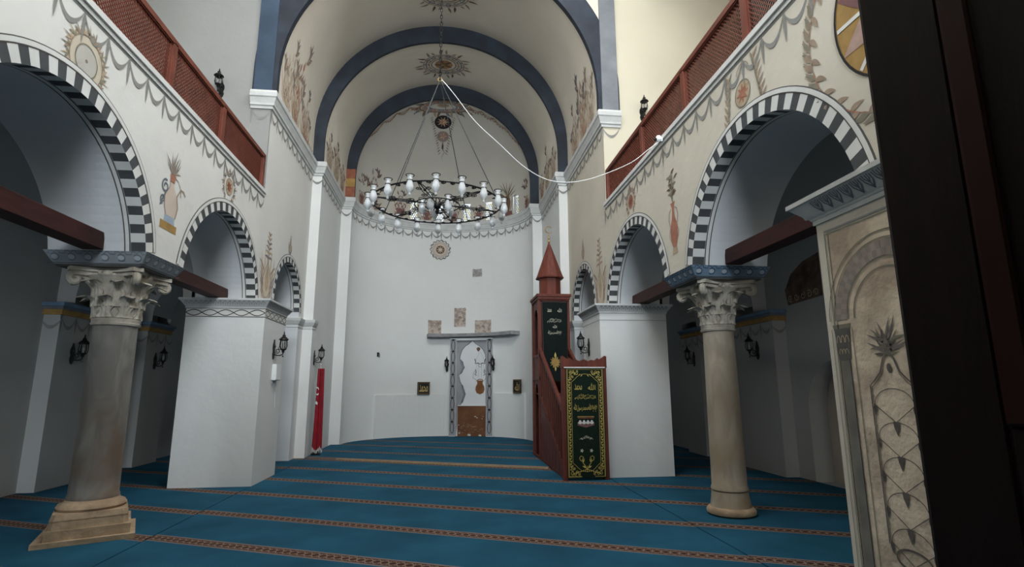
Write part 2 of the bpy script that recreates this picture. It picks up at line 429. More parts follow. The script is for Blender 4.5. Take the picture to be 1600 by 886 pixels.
# ------------------------------------------------------------------ arcade walls with the arches
def arcade(s):
    ys = {1.6, YF, Y2}
    for yc, zc, r, w, n in ARCH:
        h = math.sqrt(r * r - max(0, ZB - zc) ** 2)
        a1 = math.acos(h / r) if zc < ZB else 0
        for i in range(41):
            a = a1 + (PI - 2 * a1) * i / 40; ys.add(round(yc + r * math.cos(a), 5))
    ys = sorted(ys); mb = MB()
    xi, xo = s * W, s * WO
    def base(y): return 0 if (y > 13.07 or (s < 0 and y < 3.5)) else ZB
    for a, b in zip(ys, ys[1:]):
        m = (a + b) / 2; open_ = arch_z(m) is not None
        if open_:
            yc, zc, r, _, _ = min(ARCH, key=lambda q: abs(q[0] - m))
            za = zc + math.sqrt(max(0, r * r - (a - yc) ** 2)); zb = zc + math.sqrt(max(0, r * r - (b - yc) ** 2))
        else: za = zb = base(m)
        zt = ZC if m > YF else ZG
        v = [(xi, a, za), (xi, b, zb), (xi, b, zt), (xi, a, zt), (xo, a, za), (xo, b, zb), (xo, b, zt), (xo, a, zt)]
        if not open_ and base(m) == 0 and m > 13: mb.add([(xi, a, 0), (xi, b, 0), (xi, b, 3.1), (xi, a, 3.1)], [(0, 1, 2, 3)], 3); mb.add([(xi, a, 3.1), (xi, b, 3.1), v[2], v[3]], [(0, 1, 2, 3)], 0)
        else: mb.add(v, [(0, 1, 2, 3)], 0)
        mb.add(v, [(5, 4, 7, 6)], 1); mb.add(v, [(0, 4, 5, 1)], 2); mb.add(v, [(3, 2, 6, 7)], 1)
    # vertical jambs where an opening meets a support, the chancel front step, the ends
    def quad_y(y, z0, z1, mi): mb.add([(xi, y, z0), (xo, y, z0), (xo, y, z1), (xi, y, z1)], [(0, 1, 2, 3)], mi)
    for yc, zc, r, _, _ in ARCH:
        if zc > ZB: quad_y(yc - r, ZB, zc, 2); quad_y(yc + r, 0, zc, 2)
    if s < 0: quad_y(ARCH[0][0] - 1.443, 0, ZB, 2)
    quad_y(1.6, ZB, ZG, 1); quad_y(Y2, 0, ZC, 0)
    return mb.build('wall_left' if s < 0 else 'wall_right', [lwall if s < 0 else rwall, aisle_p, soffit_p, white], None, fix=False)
wall_left = struct(arcade(-1), 'cream plaster arcade wall with striped arches beside the grey worn column')
wall_right = struct(arcade(1), 'cream plaster arcade wall with striped arches beside the tan column')
def ring_pt(yc, zc, r, a): return yc + r * math.cos(a), zc + r * math.sin(a)
for s, wall in ((-1, wall_left), (1, wall_right)):
    for (yc, zc, r, rw, n) in ARCH:
        h = math.sqrt(r * r - max(0, ZB - zc) ** 2)
        a1 = math.asin(max(0, ZB + .002 - zc) / r)
        st = .0                                              # stilted sides of the small arch are striped too
        for k in range(n):
            A, B = a1 + (PI - 2 * a1) * k / n, a1 + (PI - 2 * a1) * (k + 1) / n
            mb = MB(); x0 = s * (W - .007); x1 = s * (W + .01); xs = s * (W + (.15 if r > 1 else .12))
            pts = []
            for a in (A, (A + B) / 2, B):
                pts.append((ring_pt(yc, zc, r - .006, a), ring_pt(yc, zc, r + rw, a), ring_pt(yc, zc, r + .012, a)))
            fm, sm = (0, 1) if k % 2 else (1, 0)
            for i in (0, 1):
                (ai, ao, ad), (bi, bo, bd) = pts[i], pts[i + 1]
                mb.add([(x0, *ai), (x0, *bi), (x0, *bo), (x0, *ao)], [(0, 1, 2, 3)], fm)          # face
                mb.add([(x0, *ao), (x0, *bo), (x1, *bo), (x1, *ao)], [(0, 1, 2, 3)], fm)
                mb.add([(x0, *ai), (x0, *bi), (xs, *bi), (xs, *ai)], [(0, 1, 2, 3)], sm)          # soffit
                mb.add([(xs, *ai), (xs, *bi), (xs, *bd), (xs, *ad)], [(0, 1, 2, 3)], sm)
            for i in (0, 2):
                ai, ao, ad = pts[i]
                mb.add([(x0, *ai), (x0, *ao), (x1, *ao), (x1, *ad), (xs, *ad), (xs, *ai)], [(0, 1, 2, 3, 4, 5)], fm)
            mb.build('voussoir', [v_dark, v_white], wall)
        # raised white outline with a dark line outside, and the double line on the soffit
        mb = MB()
        for i in range(40):
            A, B = a1 + (PI - 2 * a1) * i / 40, a1 + (PI - 2 * a1) * (i + 1) / 40
            for (ra, rb, dx, mi) in ((rw, rw + .012, .009, 1), (rw + .012, rw + .055, .012, 0), (rw + .055, rw + .066, .010, 1)):
                q = [ring_pt(yc, zc, r + ra, A), ring_pt(yc, zc, r + ra, B), ring_pt(yc, zc, r + rb, B), ring_pt(yc, zc, r + rb, A)]
                x = s * (W - dx)
                mb.add([(x, *p) for p in q], [(0, 1, 2, 3)], mi)
                mb.add([(x, *q[3]), (x, *q[2]), (s * (W + .005), *q[2]), (s * (W + .005), *q[3])], [(0, 1, 2, 3)], mi)
            xe = W + (.15 if r > 1 else .12)
            for (xa, xb, mi) in ((xe + .004, xe + .018, 1), (xe + .018, xe + .058, 0), (xe + .058, xe + .072, 1)):
                p, q = ring_pt(yc, zc, r - .004, A), ring_pt(yc, zc, r - .004, B)
                mb.add([(s * xa, *p), (s * xb, *p), (s * xb, *q), (s * xa, *q)], [(0, 1, 2, 3)], mi)
        mb.build('arch_outline', [v_white, line_d], wall, fix=False)
# ------------------------------------------------------------------ chancel and apse walls
for s, nm in ((-1, 'wall_left_chancel'), (1, 'wall_right_chancel')):
    mb = MB()
    x0, x1 = sorted((s * W2, s * 3.7)); mb.box(x0, x1, Y2, Y3, 0, ZC, 0)
    x0, x1 = sorted((s * W3, s * 3.7)); mb.box(x0, x1, Y3, Y3 + .12, 0, ZC, 0)
    struct(mb.build(nm, [white]), 'white plaster chancel side wall with stepped pilaster edges ' + ('behind the red flag' if s < 0 else 'behind the wooden pulpit'))
def apse_pt(a, z, off=0, k=1.0):
    return (-(AX - off) * math.cos(a) * k, Y3 + (AY - off) * math.sin(a), z)
def ell_normal(a):
    x, y = -math.cos(a) / AX, math.sin(a) / AY
    l = math.hypot(x, y); return (-x / l, -y / l)                   # pointing into the apse
mb = MB(); mb.grid(lambda u, v: apse_pt(PI * u, ZC * v), 64, 8)
wall_apse = struct(mb.build('wall_apse', [greyw], None, smooth=True, fix=False), 'curved pale plaster apse wall around the mihrab')
# lower masonry ledge standing proud of the curve, either side of the mihrab
for (X0, X1, zt, d) in ((-2.05, .12, 1.36, .07), (1.76, 2.6, 1.40, .07)):
    a0, a1 = math.acos(-X0 / AX), math.acos(-X1 / AX); mb = MB(); n = 14
    for i in range(n):
        A, B = a0 + (a1 - a0) * i / n, a0 + (a1 - a0) * (i + 1) / n
        pa, pb = apse_pt(A, 0, d), apse_pt(B, 0, d); qa, qb = apse_pt(A, 0, -.01), apse_pt(B, 0, -.01)
        mb.add([pa, pb, pb[:2] + (zt,), pa[:2] + (zt,)], [(0, 1, 2, 3)])
        mb.add([pa[:2] + (zt,), pb[:2] + (zt,), qb[:2] + (zt + .01,), qa[:2] + (zt + .01,)], [(0, 1, 2, 3)])
    for A in (a0, a1):
        pa, qa = apse_pt(A, 0, d), apse_pt(A, 0, -.01)
        mb.add([pa, qa, qa[:2] + (zt + .01,), pa[:2] + (zt,)], [(0, 1, 2, 3)])
    mb.build('wall_ledge', [greyw], wall_apse, fix=False)
# drum with the honeycomb windows, semi-dome
WIN = [(1.179, 7.25, 7.90), (1.516, 7.25, 7.82), (1.859, 7.25, 7.90), (2.158, 7.25, 7.90), (2.639, 7.25, 7.90)]
ZD = 7.944; RD = 2.70
def dome_pt(a, b, off=0): return (-(RD - off) * math.cos(a) * math.cos(b), Y3 + (AY - .04 - off) * math.sin(a) * math.cos(b), ZD + (RD - off) * math.sin(b))
da = .056
cuts = sorted(set([0, PI] + [w + q * da for w, _, _ in WIN for q in (-1, 1)] + [PI * i / 48 for i in range(1, 48) if all(abs(PI * i / 48 - w) > da + .01 for w, _, _ in WIN)]))
mb = MB()
for a, b in zip(cuts, cuts[1:]):
    m = (a + b) / 2; hit = [w for w in WIN if abs(m - w[0]) < da]
    spans = [(ZC - .06, ZD)] if not hit else [(ZC - .06, hit[0][1]), (hit[0][2], ZD)]
    for z0, z1 in spans:
        if z1 - z0 < .004: continue
        mb.add([apse_pt(a, z0, .03), apse_pt(b, z0, .03), dome_pt(b, 0) if z1 == ZD else apse_pt(b, z1, .03), dome_pt(a, 0) if z1 == ZD else apse_pt(a, z1, .03)], [(0, 1, 2, 3)])
    if hit:
        for z in (hit[0][1], hit[0][2]): mb.add([apse_pt(a, z, .03), apse_pt(b, z, .03), apse_pt(b, z, -.07), apse_pt(a, z, -.07)], [(0, 1, 2, 3)])
        for q in (a, b): mb.add([apse_pt(q, hit[0][1], .03), apse_pt(q, hit[0][2], .03), apse_pt(q, hit[0][2], -.07), apse_pt(q, hit[0][1], -.07)], [(0, 1, 2, 3)])
mb.grid(lambda u, v: dome_pt(PI * u, PI / 2 * v * .9999), 64, 24)
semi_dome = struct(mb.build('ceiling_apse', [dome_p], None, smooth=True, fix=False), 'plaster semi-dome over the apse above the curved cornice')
for wi, (wa, wz0, wz1) in enumerate(WIN):
    # plaster honeycomb with round panes
    n = ell_normal(wa); c = Vector(apse_pt(wa, 0, -.01)); t = Vector((-n[1], n[0], 0)); hw = .15
    loc = lambda u, z, d: (c.x + t.x * u + n[0] * d, c.y + t.y * u + n[1] * d, z)
    mb = MB(); pr = .034
    rows = int((wz1 - wz0) / .066); centers = []
    for r_ in range(rows):
        z = wz0 + .036 + r_ * .066
        for q in range(-2, 3):
            u = q * .074 + (.037 if r_ % 2 else 0)
            if abs(u) < .125: centers.append((u, z))
    for (u, z) in centers:                                   # each cell: a ring of lattice
        for k in range(6):
            A, B = PI / 6 + k * PI / 3, PI / 6 + (k + 1) * PI / 3
            ro, ri = .0445, .028
            q = [(u + ri * math.cos(A), z + ri * math.sin(A)), (u + ri * math.cos(B), z + ri * math.sin(B)), (u + ro * math.cos(B), z + ro * math.sin(B)), (u + ro * math.cos(A), z + ro * math.sin(A))]
            mb.prism(q, loc, -.012, .012)
    for u0, u1 in ((-hw - .02, -.118), (.118, hw + .02)): mb.prism([(u0, wz0), (u1, wz0), (u1, wz1), (u0, wz1)], loc, -.015, .015)
    win = struct(mb.build('window_%d' % (wi + 1), [stone_w], None), 'narrow honeycomb lattice window in the apse drum')
    win['group'] = 'apse windows'; win['category'] = 'window'
    for k, (u, z) in enumerate(centers):
        mb = MB(); mb.prism([(u + .0355 * math.cos(q * PI / 3), z + .0355 * math.sin(q * PI / 3)) for q in range(6)], loc, -.004, .004)
        mb.build('pane', pane_yel if (wi != 1 and (k * 7 + wi) % 3 == 0) else pane_clear, win)
# ------------------------------------------------------------------ barrel vaults with the blue arch bands
def vprof(R, zc, t):
    """point on a stilted semicircle, t 0..1"""
    st = .12
    if t < st: return -R, ZC + (zc - ZC) * t / st
    if t > 1 - st: return R, ZC + (zc - ZC) * (1 - t) / st
    a = PI * (t - st) / (1 - 2 * st); return -R * math.cos(a), zc + R * math.sin(a)
A1, A2o, A2i, A3o, A3i = (3.22, 7.61), (3.31, 8.04), (3.06, 7.825), (2.96, 8.18), (2.70, 7.944)
def vault(name, ca, cb, ya, yb, mat, label):
    def fn(u, v):
        xa, za = vprof(*ca, u); xb, zb = vprof(*cb, u)
        return (xa + (xb - xa) * v, ya + (yb - ya) * v, za + (zb - za) * v)
    mb = MB(); mb.grid(fn, 72, 10)
    return struct(mb.build(name, [mat], None, smooth=True, fix=False), label), fn
vault1, vfn1 = vault('ceiling_chancel_front', A1, A2o, YF, Y2, cream, 'cream plaster barrel vault nearest the nave')
vault2, vfn2 = vault('ceiling_chancel_back', A2i, A3o, Y2, Y3, cream, 'plaster barrel vault next to the apse')
def band(name, ci, co, y0, y1, mat, parent):
    mb = MB(); n = 80
    P = [(vprof(ci[0] - .014, ci[1], i / n), vprof(*co, i / n)) for i in range(n + 1)]
    for (ai, ao), (bi, bo) in zip(P, P[1:]):
        v = [(ai[0], y0, ai[1]), (bi[0], y0, bi[1]), (bo[0], y0, bo[1]), (ao[0], y0, ao[1]), (ai[0], y1, ai[1]), (bi[0], y1, bi[1]), (bo[0], y1, bo[1]), (ao[0], y1, ao[1])]
        mb.add(v, [(0, 1, 2, 3), (0, 4, 5, 1), (3, 2, 6, 7)])
    return mb.build(name, mat, parent, fix=False)
band('painted_arch_band', A1, (3.66, 7.72), YF - .03, YF + .10, blue_arch, vault1)
band('painted_arch_band', A2i, A2o, Y2 - .03, Y2 + .06, blue_arch, vault2)
b3 = band('painted_arch_band', A3i, A3o, Y3 - .03, Y3 + .06, blue_arch, semi_dome)
for k, (z0, z1, m) in enumerate(((7.25, 7.56, P_rust), (7.565, 7.83, P_ochre), (7.835, 8.13, P_rust))):
    mb = MB(); x0, x1 = A3o[0] - .012 + .02, A3i[0] - .01
    mb.box(-x0, -x1, Y3 - .045, Y3 + .02, z0, z1); mb.build('painted_block', m, semi_dome)
# wall above the chancel arch and the end walls of the galleries
mb = MB(); n = 60
P = [vprof(3.30, 7.62, i / n) for i in range(n + 1)]
for (xa, za), (xb, zb) in zip(P, P[1:]):
    if xb - xa > 1e-6: mb.add([(xa, YF, za), (xb, YF, zb), (xb, YF, 12.6), (xa, YF, 12.6)], [(0, 1, 2, 3)])
struct(mb.build('wall_chancel_arch', [cream], None, fix=False), 'cream plaster wall over the first blue arch')
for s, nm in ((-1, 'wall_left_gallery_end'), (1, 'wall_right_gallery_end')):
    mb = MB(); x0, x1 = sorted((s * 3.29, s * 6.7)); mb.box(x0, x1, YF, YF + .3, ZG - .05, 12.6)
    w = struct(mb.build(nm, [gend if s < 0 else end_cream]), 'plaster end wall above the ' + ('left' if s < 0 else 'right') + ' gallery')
    w['label'] = 'shade darkened plaster end wall of the gallery above the grey column' if s < 0 else 'cream plaster end wall of the gallery above the tan column'
    mb = MB(); x0, x1 = sorted((s * 3.285, s * 3.63)); mb.box(x0, x1, YF - .05, YF, ZC, 12.5)
    mb.build('painted_pilaster', blue_pilL if s < 0 else blue_pil, w)
# ------------------------------------------------------------------ carved cornice: one continuous moulding round chancel and apse
path = [(-3.66, YF - .001), (-W, YF - .001), (-W, Y2), (-W2, Y2), (-W2, Y3), (-W3, Y3)] + [apse_pt(PI * i / 40, 0)[:2] for i in range(1, 40)] + [(W3, Y3), (W2, Y3), (W2, Y2), (W, Y2), (W, YF - .001), (3.66, YF - .001)]
prof = [(-.02, ZC0), (.03, ZC0), (.035, ZC0 + .05), (.06, ZC0 + .06), (.065, ZC0 + .10), (.10, ZC0 + .20), (.12, ZC0 + .22), (.125, ZC0 + .30), (.10, ZC), (-.02, ZC)]
def sweep(path, prof):
    mb = MB(); n = len(path); rows = []
    for i, p in enumerate(path):
        a = Vector(path[max(0, i - 1)]); b = Vector(p); c = Vector(path[min(n - 1, i + 1)])
        d1 = (b - a).normalized() if i > 0 else (c - b).normalized(); d2 = (c - b).normalized() if i < n - 1 else d1
        n1 = Vector((d1.y, -d1.x)); n2 = Vector((d2.y, -d2.x)); m = (n1 + n2); m = m / max(.3, m.dot(n1)) if m.length > .1 else n1
        rows.append([(p[0] + m.x * o, p[1] + m.y * o, z) for o, z in prof])
    k = len(prof)
    for i in range(n - 1):
        for j in range(k - 1): mb.add([rows[i][j], rows[i + 1][j], rows[i + 1][j + 1], rows[i][j + 1]], [(0, 1, 2, 3)])
    mb.add(rows[0], [tuple(range(k))]); mb.add(rows[-1], [tuple(range(k))[::-1]])
    return mb
cornice = struct(sweep(path, prof).build('trim_1', stone_w, None), 'carved grey cornice running round the chancel and apse')
# painted swags: one shared mesh, hung from a line
def swag_mesh(w, h, mats):
    p = Paint(3); n = 12
    up = [(-w / 2 + w * i / n, -h * .68 * math.sin(PI * i / n) ** .8) for i in range(n + 1)]
    lo = [(-w / 2 + w * i / n, -h * .88 * math.sin(PI * i / n) ** .75 - .008) for i in range(n + 1)]
    for i in range(n): p.poly([lo[i], lo[i + 1], up[i + 1], up[i]], mats[0])
    p.layer = 1
    p.leaf((-w / 2, 0), -PI / 2, h * 1.25, h * .17, mats[0])
    mb = MB()
    for pts, m, ly in p.p: mb.add([(u, -.002 - .0012 * ly, v) for u, v in pts], [tuple(range(len(pts)))], 0)
    return mb.mesh('painted_swag', [mats[0]])
swag_big = swag_mesh(.36, .25, [fest_m]); swag_sm = swag_mesh(.36, .25, [fest_m])
def hang(mesh, p, nrm, z, parent, off=.004):
    o = link('painted_swag', mesh, parent, (p[0] + nrm[0] * off, p[1] + nrm[1] * off, z), math.atan2(nrm[0], -nrm[1])); return o
for s in (-1, 1):
    for k in range(9): hang(swag_sm, (s * W, YF + .2 + .365 * k), (-s, 0), ZC0, cornice)
    for k in range(7): hang(swag_sm, (s * W2, Y2 + .2 + .365 * k), (-s, 0), ZC0, cornice)
    hang(swag_sm, (s * 3.46, YF), (0, -1), ZC0, cornice)
    hang(swag_sm, (s * 3.165, Y2), (0, -1), ZC0, cornice, .006); hang(swag_sm, (s * 2.9, Y3), (0, -1), ZC0, cornice, .006)
acc = 0; last = 0; prev = apse_pt(0, 0)
for i in range(1, 2001):
    a = PI * i / 2000; q = apse_pt(a, 0); acc += math.hypot(q[0] - prev[0], q[1] - prev[1]); prev = q
    if acc - last > .33:
        last = acc; hang(swag_sm, q, ell_normal(a), ZC0, cornice, .012)
# gallery edge mouldings with swags
for i, (s, wall) in enumerate(((-1, wall_left), (1, wall_right))):
    mb = MB()
    for (d, z0, z1) in ((.045, 5.15, 5.215), (.02, 5.10, 5.15)):
        x0, x1 = sorted((s * (W - d), s * (W + .02))); mb.box(x0, x1, 1.6, YF, z0, z1)
    g = struct(mb.build('trim_%d' % (i + 2), [v_white]), 'white ledge moulding with painted swags at the gallery edge')
    g['label'] = 'white gallery edge moulding with grey painted swags above the ' + ('grey' if s < 0 else 'tan') + ' column'
    mb = MB()
    x0, x1 = sorted((s * (W - .004), s * W)); mb.box(x0, x1, 1.6, YF, 5.075, 5.087); mb.build('painted_line', fest_m, g)
    for k in range(19): hang(swag_big, (s * W, 3.32 + .37 * k), (-s, 0), 5.075, g)
    # painted ribs on the cornice block of the chancel front
# ------------------------------------------------------------------ jamb caps beside the small arches
for s, wall in ((-1, wall_left), (1, wall_right)):
    pth = [(s * 4.2, 13.078), (s * W, 13.078), (s * W, Y2), (s * W2, Y2), (s * W2, Y2 + .3)]
    if s > 0: pth = pth[::-1]
    pr_ = [(-.01, 2.98), (.012, 2.98), (.012, 2.995), (.005, 3.0), (.005, 3.05), (.02, 3.05), (.06, 3.13), (.07, 3.19), (.05, 3.2), (-.01, 3.2)]
    sweep(pth, pr_).build('jamb_cap', stone_w, wall)
# ------------------------------------------------------------------ aisles: outer walls, vaults, transverse arches
AO = 6.45
for s, nm in ((-1, 'wall_left_aisle'), (1, 'wall_right_aisle')):
    mb = MB(); ny, nr, nz = 8.2, .82, 1.2
    ys = sorted(set([-5.9, 16.5, ny - nr, ny + nr] + [ny - nr * math.cos(PI * i / 20) for i in range(21)]))
    for a, b in zip(ys, ys[1:]):
        inside = s > 0 and abs((a + b) / 2 - ny) < nr
        f = lambda y: nz + math.sqrt(max(0, nr * nr - (y - ny) ** 2)) if inside else -.3
        v = [(s * AO, a, f(a)), (s * AO, b, f(b)), (s * AO, b, 12.6), (s * AO, a, 12.6)]; mb.add(v, [(0, 1, 2, 3)])
        if inside: mb.add([(s * AO, a, f(a)), (s * AO, b, f(b)), (s * (AO + .35), b, f(b)), (s * (AO + .35), a, f(a))], [(0, 1, 2, 3)])
    if s > 0:
        for y in (ny - nr, ny + nr): mb.add([(AO, y, -.3), (AO + .35, y, -.3), (AO + .35, y, nz), (AO, y, nz)], [(0, 1, 2, 3)])
        mb.add([(AO + .35, ny - nr, -.3), (AO + .35, ny + nr, -.3), (AO + .35, ny + nr, 2.1), (AO + .35, ny - nr, 2.1)], [(0, 1, 2, 3)], 1)
    niche_p = nmat('niche_warm_lit_plaster', (.50, .44, .37, 1), .9, .12, 1.5, .2, 8)  # niche back tinted buff, the warmer light there put into the colour
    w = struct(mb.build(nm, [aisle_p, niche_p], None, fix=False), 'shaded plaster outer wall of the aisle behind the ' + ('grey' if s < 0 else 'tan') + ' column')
    for (y0, y1) in (((9.75, 11.0), (12.45, 13.4)) if s < 0 else ((9.45, 10.9), (12.45, 13.4))):
        mb = MB(); x0, x1 = sorted((s * AO, s * (AO - .26))); mb.box(x0, x1, y0, y1, 0, 2.95); mb.build('wall_pilaster', aisle_p, w)
        for (d, z0, z1, m) in ((.29, 2.80, 2.89, P_ochre), (.31, 2.89, 2.94, P_slate), (.34, 2.94, 3.00, P_blue)):
            mb = MB(); x0, x1 = sorted((s * AO, s * (AO - d))); mb.box(x0, x1, y0 - d + .26, y1 + d - .26, z0, z1); mb.build('painted_cap', m, w)
        k = y0 + .2
        while k < y1: hang(swag_sm, (s * (AO - .26), k), (-s, 0), 2.79, w); k += .365
        hang(swag_sm, (s * (AO - .13), y0), (0, -1), 2.79, w)
    # flat-arched vault over the aisle, gallery floor above
    mb = MB(); mb.grid(lambda u, v: (s * (WO + (AO - WO) * u), -.6 + 17.1 * v, 4.40 + .45 * math.sin(PI * u)), 14, 24)
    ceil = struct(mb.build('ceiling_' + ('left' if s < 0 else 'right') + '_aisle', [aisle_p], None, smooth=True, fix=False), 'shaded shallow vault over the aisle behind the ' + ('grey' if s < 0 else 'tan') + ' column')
    mb = MB(); x0, x1 = sorted((s * W, s * AO)); mb.box(x0, x1, -5.9, YF, ZG - .1, ZG)
    struct(mb.build('floor_' + ('left' if s < 0 else 'right') + '_gallery', [stone_g]), 'gallery floor above the ' + ('grey' if s < 0 else 'tan') + ' column')
    for yt in (10.0, 12.5):
        mb = MB(); r = .86; xc = 5.30; n = 24
        for i in range(n):
            A, B = PI * i / n, PI * (i + 1) / n
            xa, xb = xc + r * math.cos(A), xc + r * math.cos(B); za, zb = 3.15 + r * math.sin(A), 3.15 + r * math.sin(B)
            for y in (yt, yt + .8): mb.add([(s * xa, y, za), (s * xb, y, zb), (s * xb, y, 4.9), (s * xa, y, 4.9)], [(0, 1, 2, 3)])
            mb.add([(s * xa, yt, za), (s * xb, yt, zb), (s * xb, yt + .8, zb), (s * xa, yt + .8, za)], [(0, 1, 2, 3)])
        for x in (xc - r, xc + r):
            xe = WO if x < xc else AO
            zl = ZB + .02 if x < xc else 3.01
            for y in (yt, yt + .8): mb.add([(s * x, y, zl), (s * xe, y, zl), (s * xe, y, 4.9), (s * x, y, 4.9)], [(0, 1, 2, 3)])
        mb.build('transverse_arch', aisle_p, ceil, fix=False)
    mb = MB(); x0, x1 = sorted((s * 3.6, s * 6.6)); mb.box(x0, x1, 16.4, 16.6, 0, 5.2)
    struct(mb.build('wall_' + ('left' if s < 0 else 'right') + '_aisle_end', [aisle_p]), 'shaded end wall of the aisle behind the ' + ('grey' if s < 0 else 'tan') + ' column')
# patch of old brown wall painting high in the right aisle
p = Paint(5)
p.poly([(8.35, 3.10), (9.30, 3.06), (9.36, 3.35), (9.15, 3.62), (8.8, 3.78), (8.35, 3.85)], nmat('faded_brown_fresco', (.20, .125, .085, 1), .9, .5, 6, col2=(.075, .05, .04, 1)))
p.layer = 1
for k in range(5): p.scroll((8.5 + .18 * k, 3.18), .07, k, 1.2, .018, P_sand)
p.build('faded_fresco', lambda u, v, d: (AO - d, u, v), bpy.data.objects['wall_right_aisle'])
# ------------------------------------------------------------------ upper storey behind the camera: west wall, ceiling, dome
mb = MB()
for (x0, x1, z0, z1) in ((-6.6, -1.15, 0, 5.2), (2.05, 6.6, 0, 5.2), (-1.15, 2.05, 3.3, 5.2)): mb.box(x0, x1, -.65, -.25, z0, z1)
struct(mb.build('wall_west', [cream]), 'plaster entrance wall round the open doorway')
mb = MB()
mb.box(-2.4, -2.2, -3.2, -.65, 0, 3.6); mb.box(3.1, 3.3, -3.2, -.65, 0, 3.6); mb.box(-2.4, 3.3, -3.3, -3.1, 0, 3.6); mb.box(-2.4, 3.3, -3.2, -.65, 3.5, 3.7)
struct(mb.build('wall_entrance_porch', [aisle_p]), 'dim porch walls outside the open doorway')
for s in (-1, 1):                                              # unseen dome piers at the west corners, added to shade the gallery end wall
    mb = MB(); x0, x1 = sorted((s * W, s * WO)); mb.box(x0, x1, 1.6, 3.9, ZG + .02, 11.2)
    struct(mb.build('wall_' + ('left' if s < 0 else 'right') + '_dome_shade_pier', [cream]), 'unseen plaster dome pier added for shade above the gallery floor, ' + ('over the grey column side' if s < 0 else 'over the tan column side'))
mb = MB(); mb.box(-6.6, 6.6, -6.0, -5.7, 0, 12.6)
struct(mb.build('wall_west_gallery', [cream]), 'plaster end wall of the loft above the entrance porch')
mb = MB(); mb.box(-W, W, -5.9, -.25, ZG - .1, ZG)
struct(mb.build('floor_west_gallery', [stone_g]), 'loft floor above the entrance porch')
mb = MB(); n = 96; CY = 6.9; RDm = 3.25
def rect_hit(a):
    dx, dy = math.cos(a), math.sin(a); t = 1e9
    for lim, d, o in ((6.6, dx, 0), (-6.6, dx, 0), (YF + .3, dy, CY), (-5.8, dy, CY)):
        if abs(d) > 1e-9:
            q = (lim - o) / d
            if q > 0: t = min(t, q)
    return (dx * t, CY + dy * t)
angs = sorted([2 * PI * i / n for i in range(n)])
for i in range(n):
    a, b = 2 * PI * i / n, 2 * PI * (i + 1) / n; pa, pb = rect_hit(a), rect_hit(b)
    qa, qb = (RDm * math.cos(a), CY + RDm * math.sin(a)), (RDm * math.cos(b), CY + RDm * math.sin(b))
    mb.add([(*pa, 11.2), (*pb, 11.2), (*qb, 11.2), (*qa, 11.2)], [(0, 1, 2, 3)])
    mb.add([(*qa, 11.2), (*qb, 11.2), (*qb, 13.2), (*qa, 13.2)], [(0, 1, 2, 3)])
mb.grid(lambda u, v: (RDm * math.cos(2 * PI * u) * math.cos(PI / 2 * v * .999), CY + RDm * math.sin(2 * PI * u) * math.cos(PI / 2 * v * .999), 13.2 + 2.2 * math.sin(PI / 2 * v)), 48, 10)
struct(mb.build('ceiling_nave_dome', [cream], None, fix=False), 'plaster nave ceiling and dome above the iron chandelier')
# ------------------------------------------------------------------ columns
def acanthus_mesh(h, w, curl, name):
    """upright acanthus leaf, root at origin, outer side +x, tip rolling outwards"""
    mb = MB(); n = 16
    def fn(u, v):
        t = v; lob = 1 + .24 * math.cos(t * 6.2 * PI) * (1 if t < .85 else 0)
        wd = w * (1 - .25 * t) * lob * (1 if t < .8 else max(.12, 1 - ((t - .8) / .2) ** 2 * .85))
        y = (u - .5) * wd
        z = h * math.sin(min(1, t * 1.12) * PI / 2) if t < .8 else h * (math.sin(.896 * PI / 2)) - h * .55 * (t - .8) ** 1.3 * 2.2
        x = .012 + .035 * t + curl * max(0, t - .45) ** 1.7 * 2.6
        x += .020 * (1 - abs(u - .5) * 2) + .010 * math.cos(u * 6 * PI) * (1 - .4 * t)
        return (x, y, z)
    mb.grid(fn, 12, n)
    v = mb.v[:]; 
    mb2 = MB(); mb2.v = v[:]; mb2.f = mb.f[:]; mb2.m = mb.m[:]
    off = len(v); mb2.v += [(p[0] - .018, p[1] * .9, p[2]) for p in v]
    mb2.f += [tuple(i + off for i in f[::-1]) for f in mb.f]; mb2.m += mb.m[:]
    # close the rim
    nu = 12; rim = [i for i in range(nu + 1)] + [j * (nu + 1) + nu for j in range(1, n + 1)] + [n * (nu + 1) + i for i in range(nu - 1, -1, -1)] + [j * (nu + 1) for j in range(n - 1, 0, -1)]
    for a, b in zip(rim, rim[1:] + rim[:1]): mb2.f.append((a, b, b + off, a + off)); mb2.m.append(0)
    return mb2.mesh(name, [cap_stone], True)
leaf_lo = acanthus_mesh(.25, .155, .17, 'acanthus_leaf'); leaf_hi = acanthus_mesh(.30, .155, .20, 'acanthus_leaf')
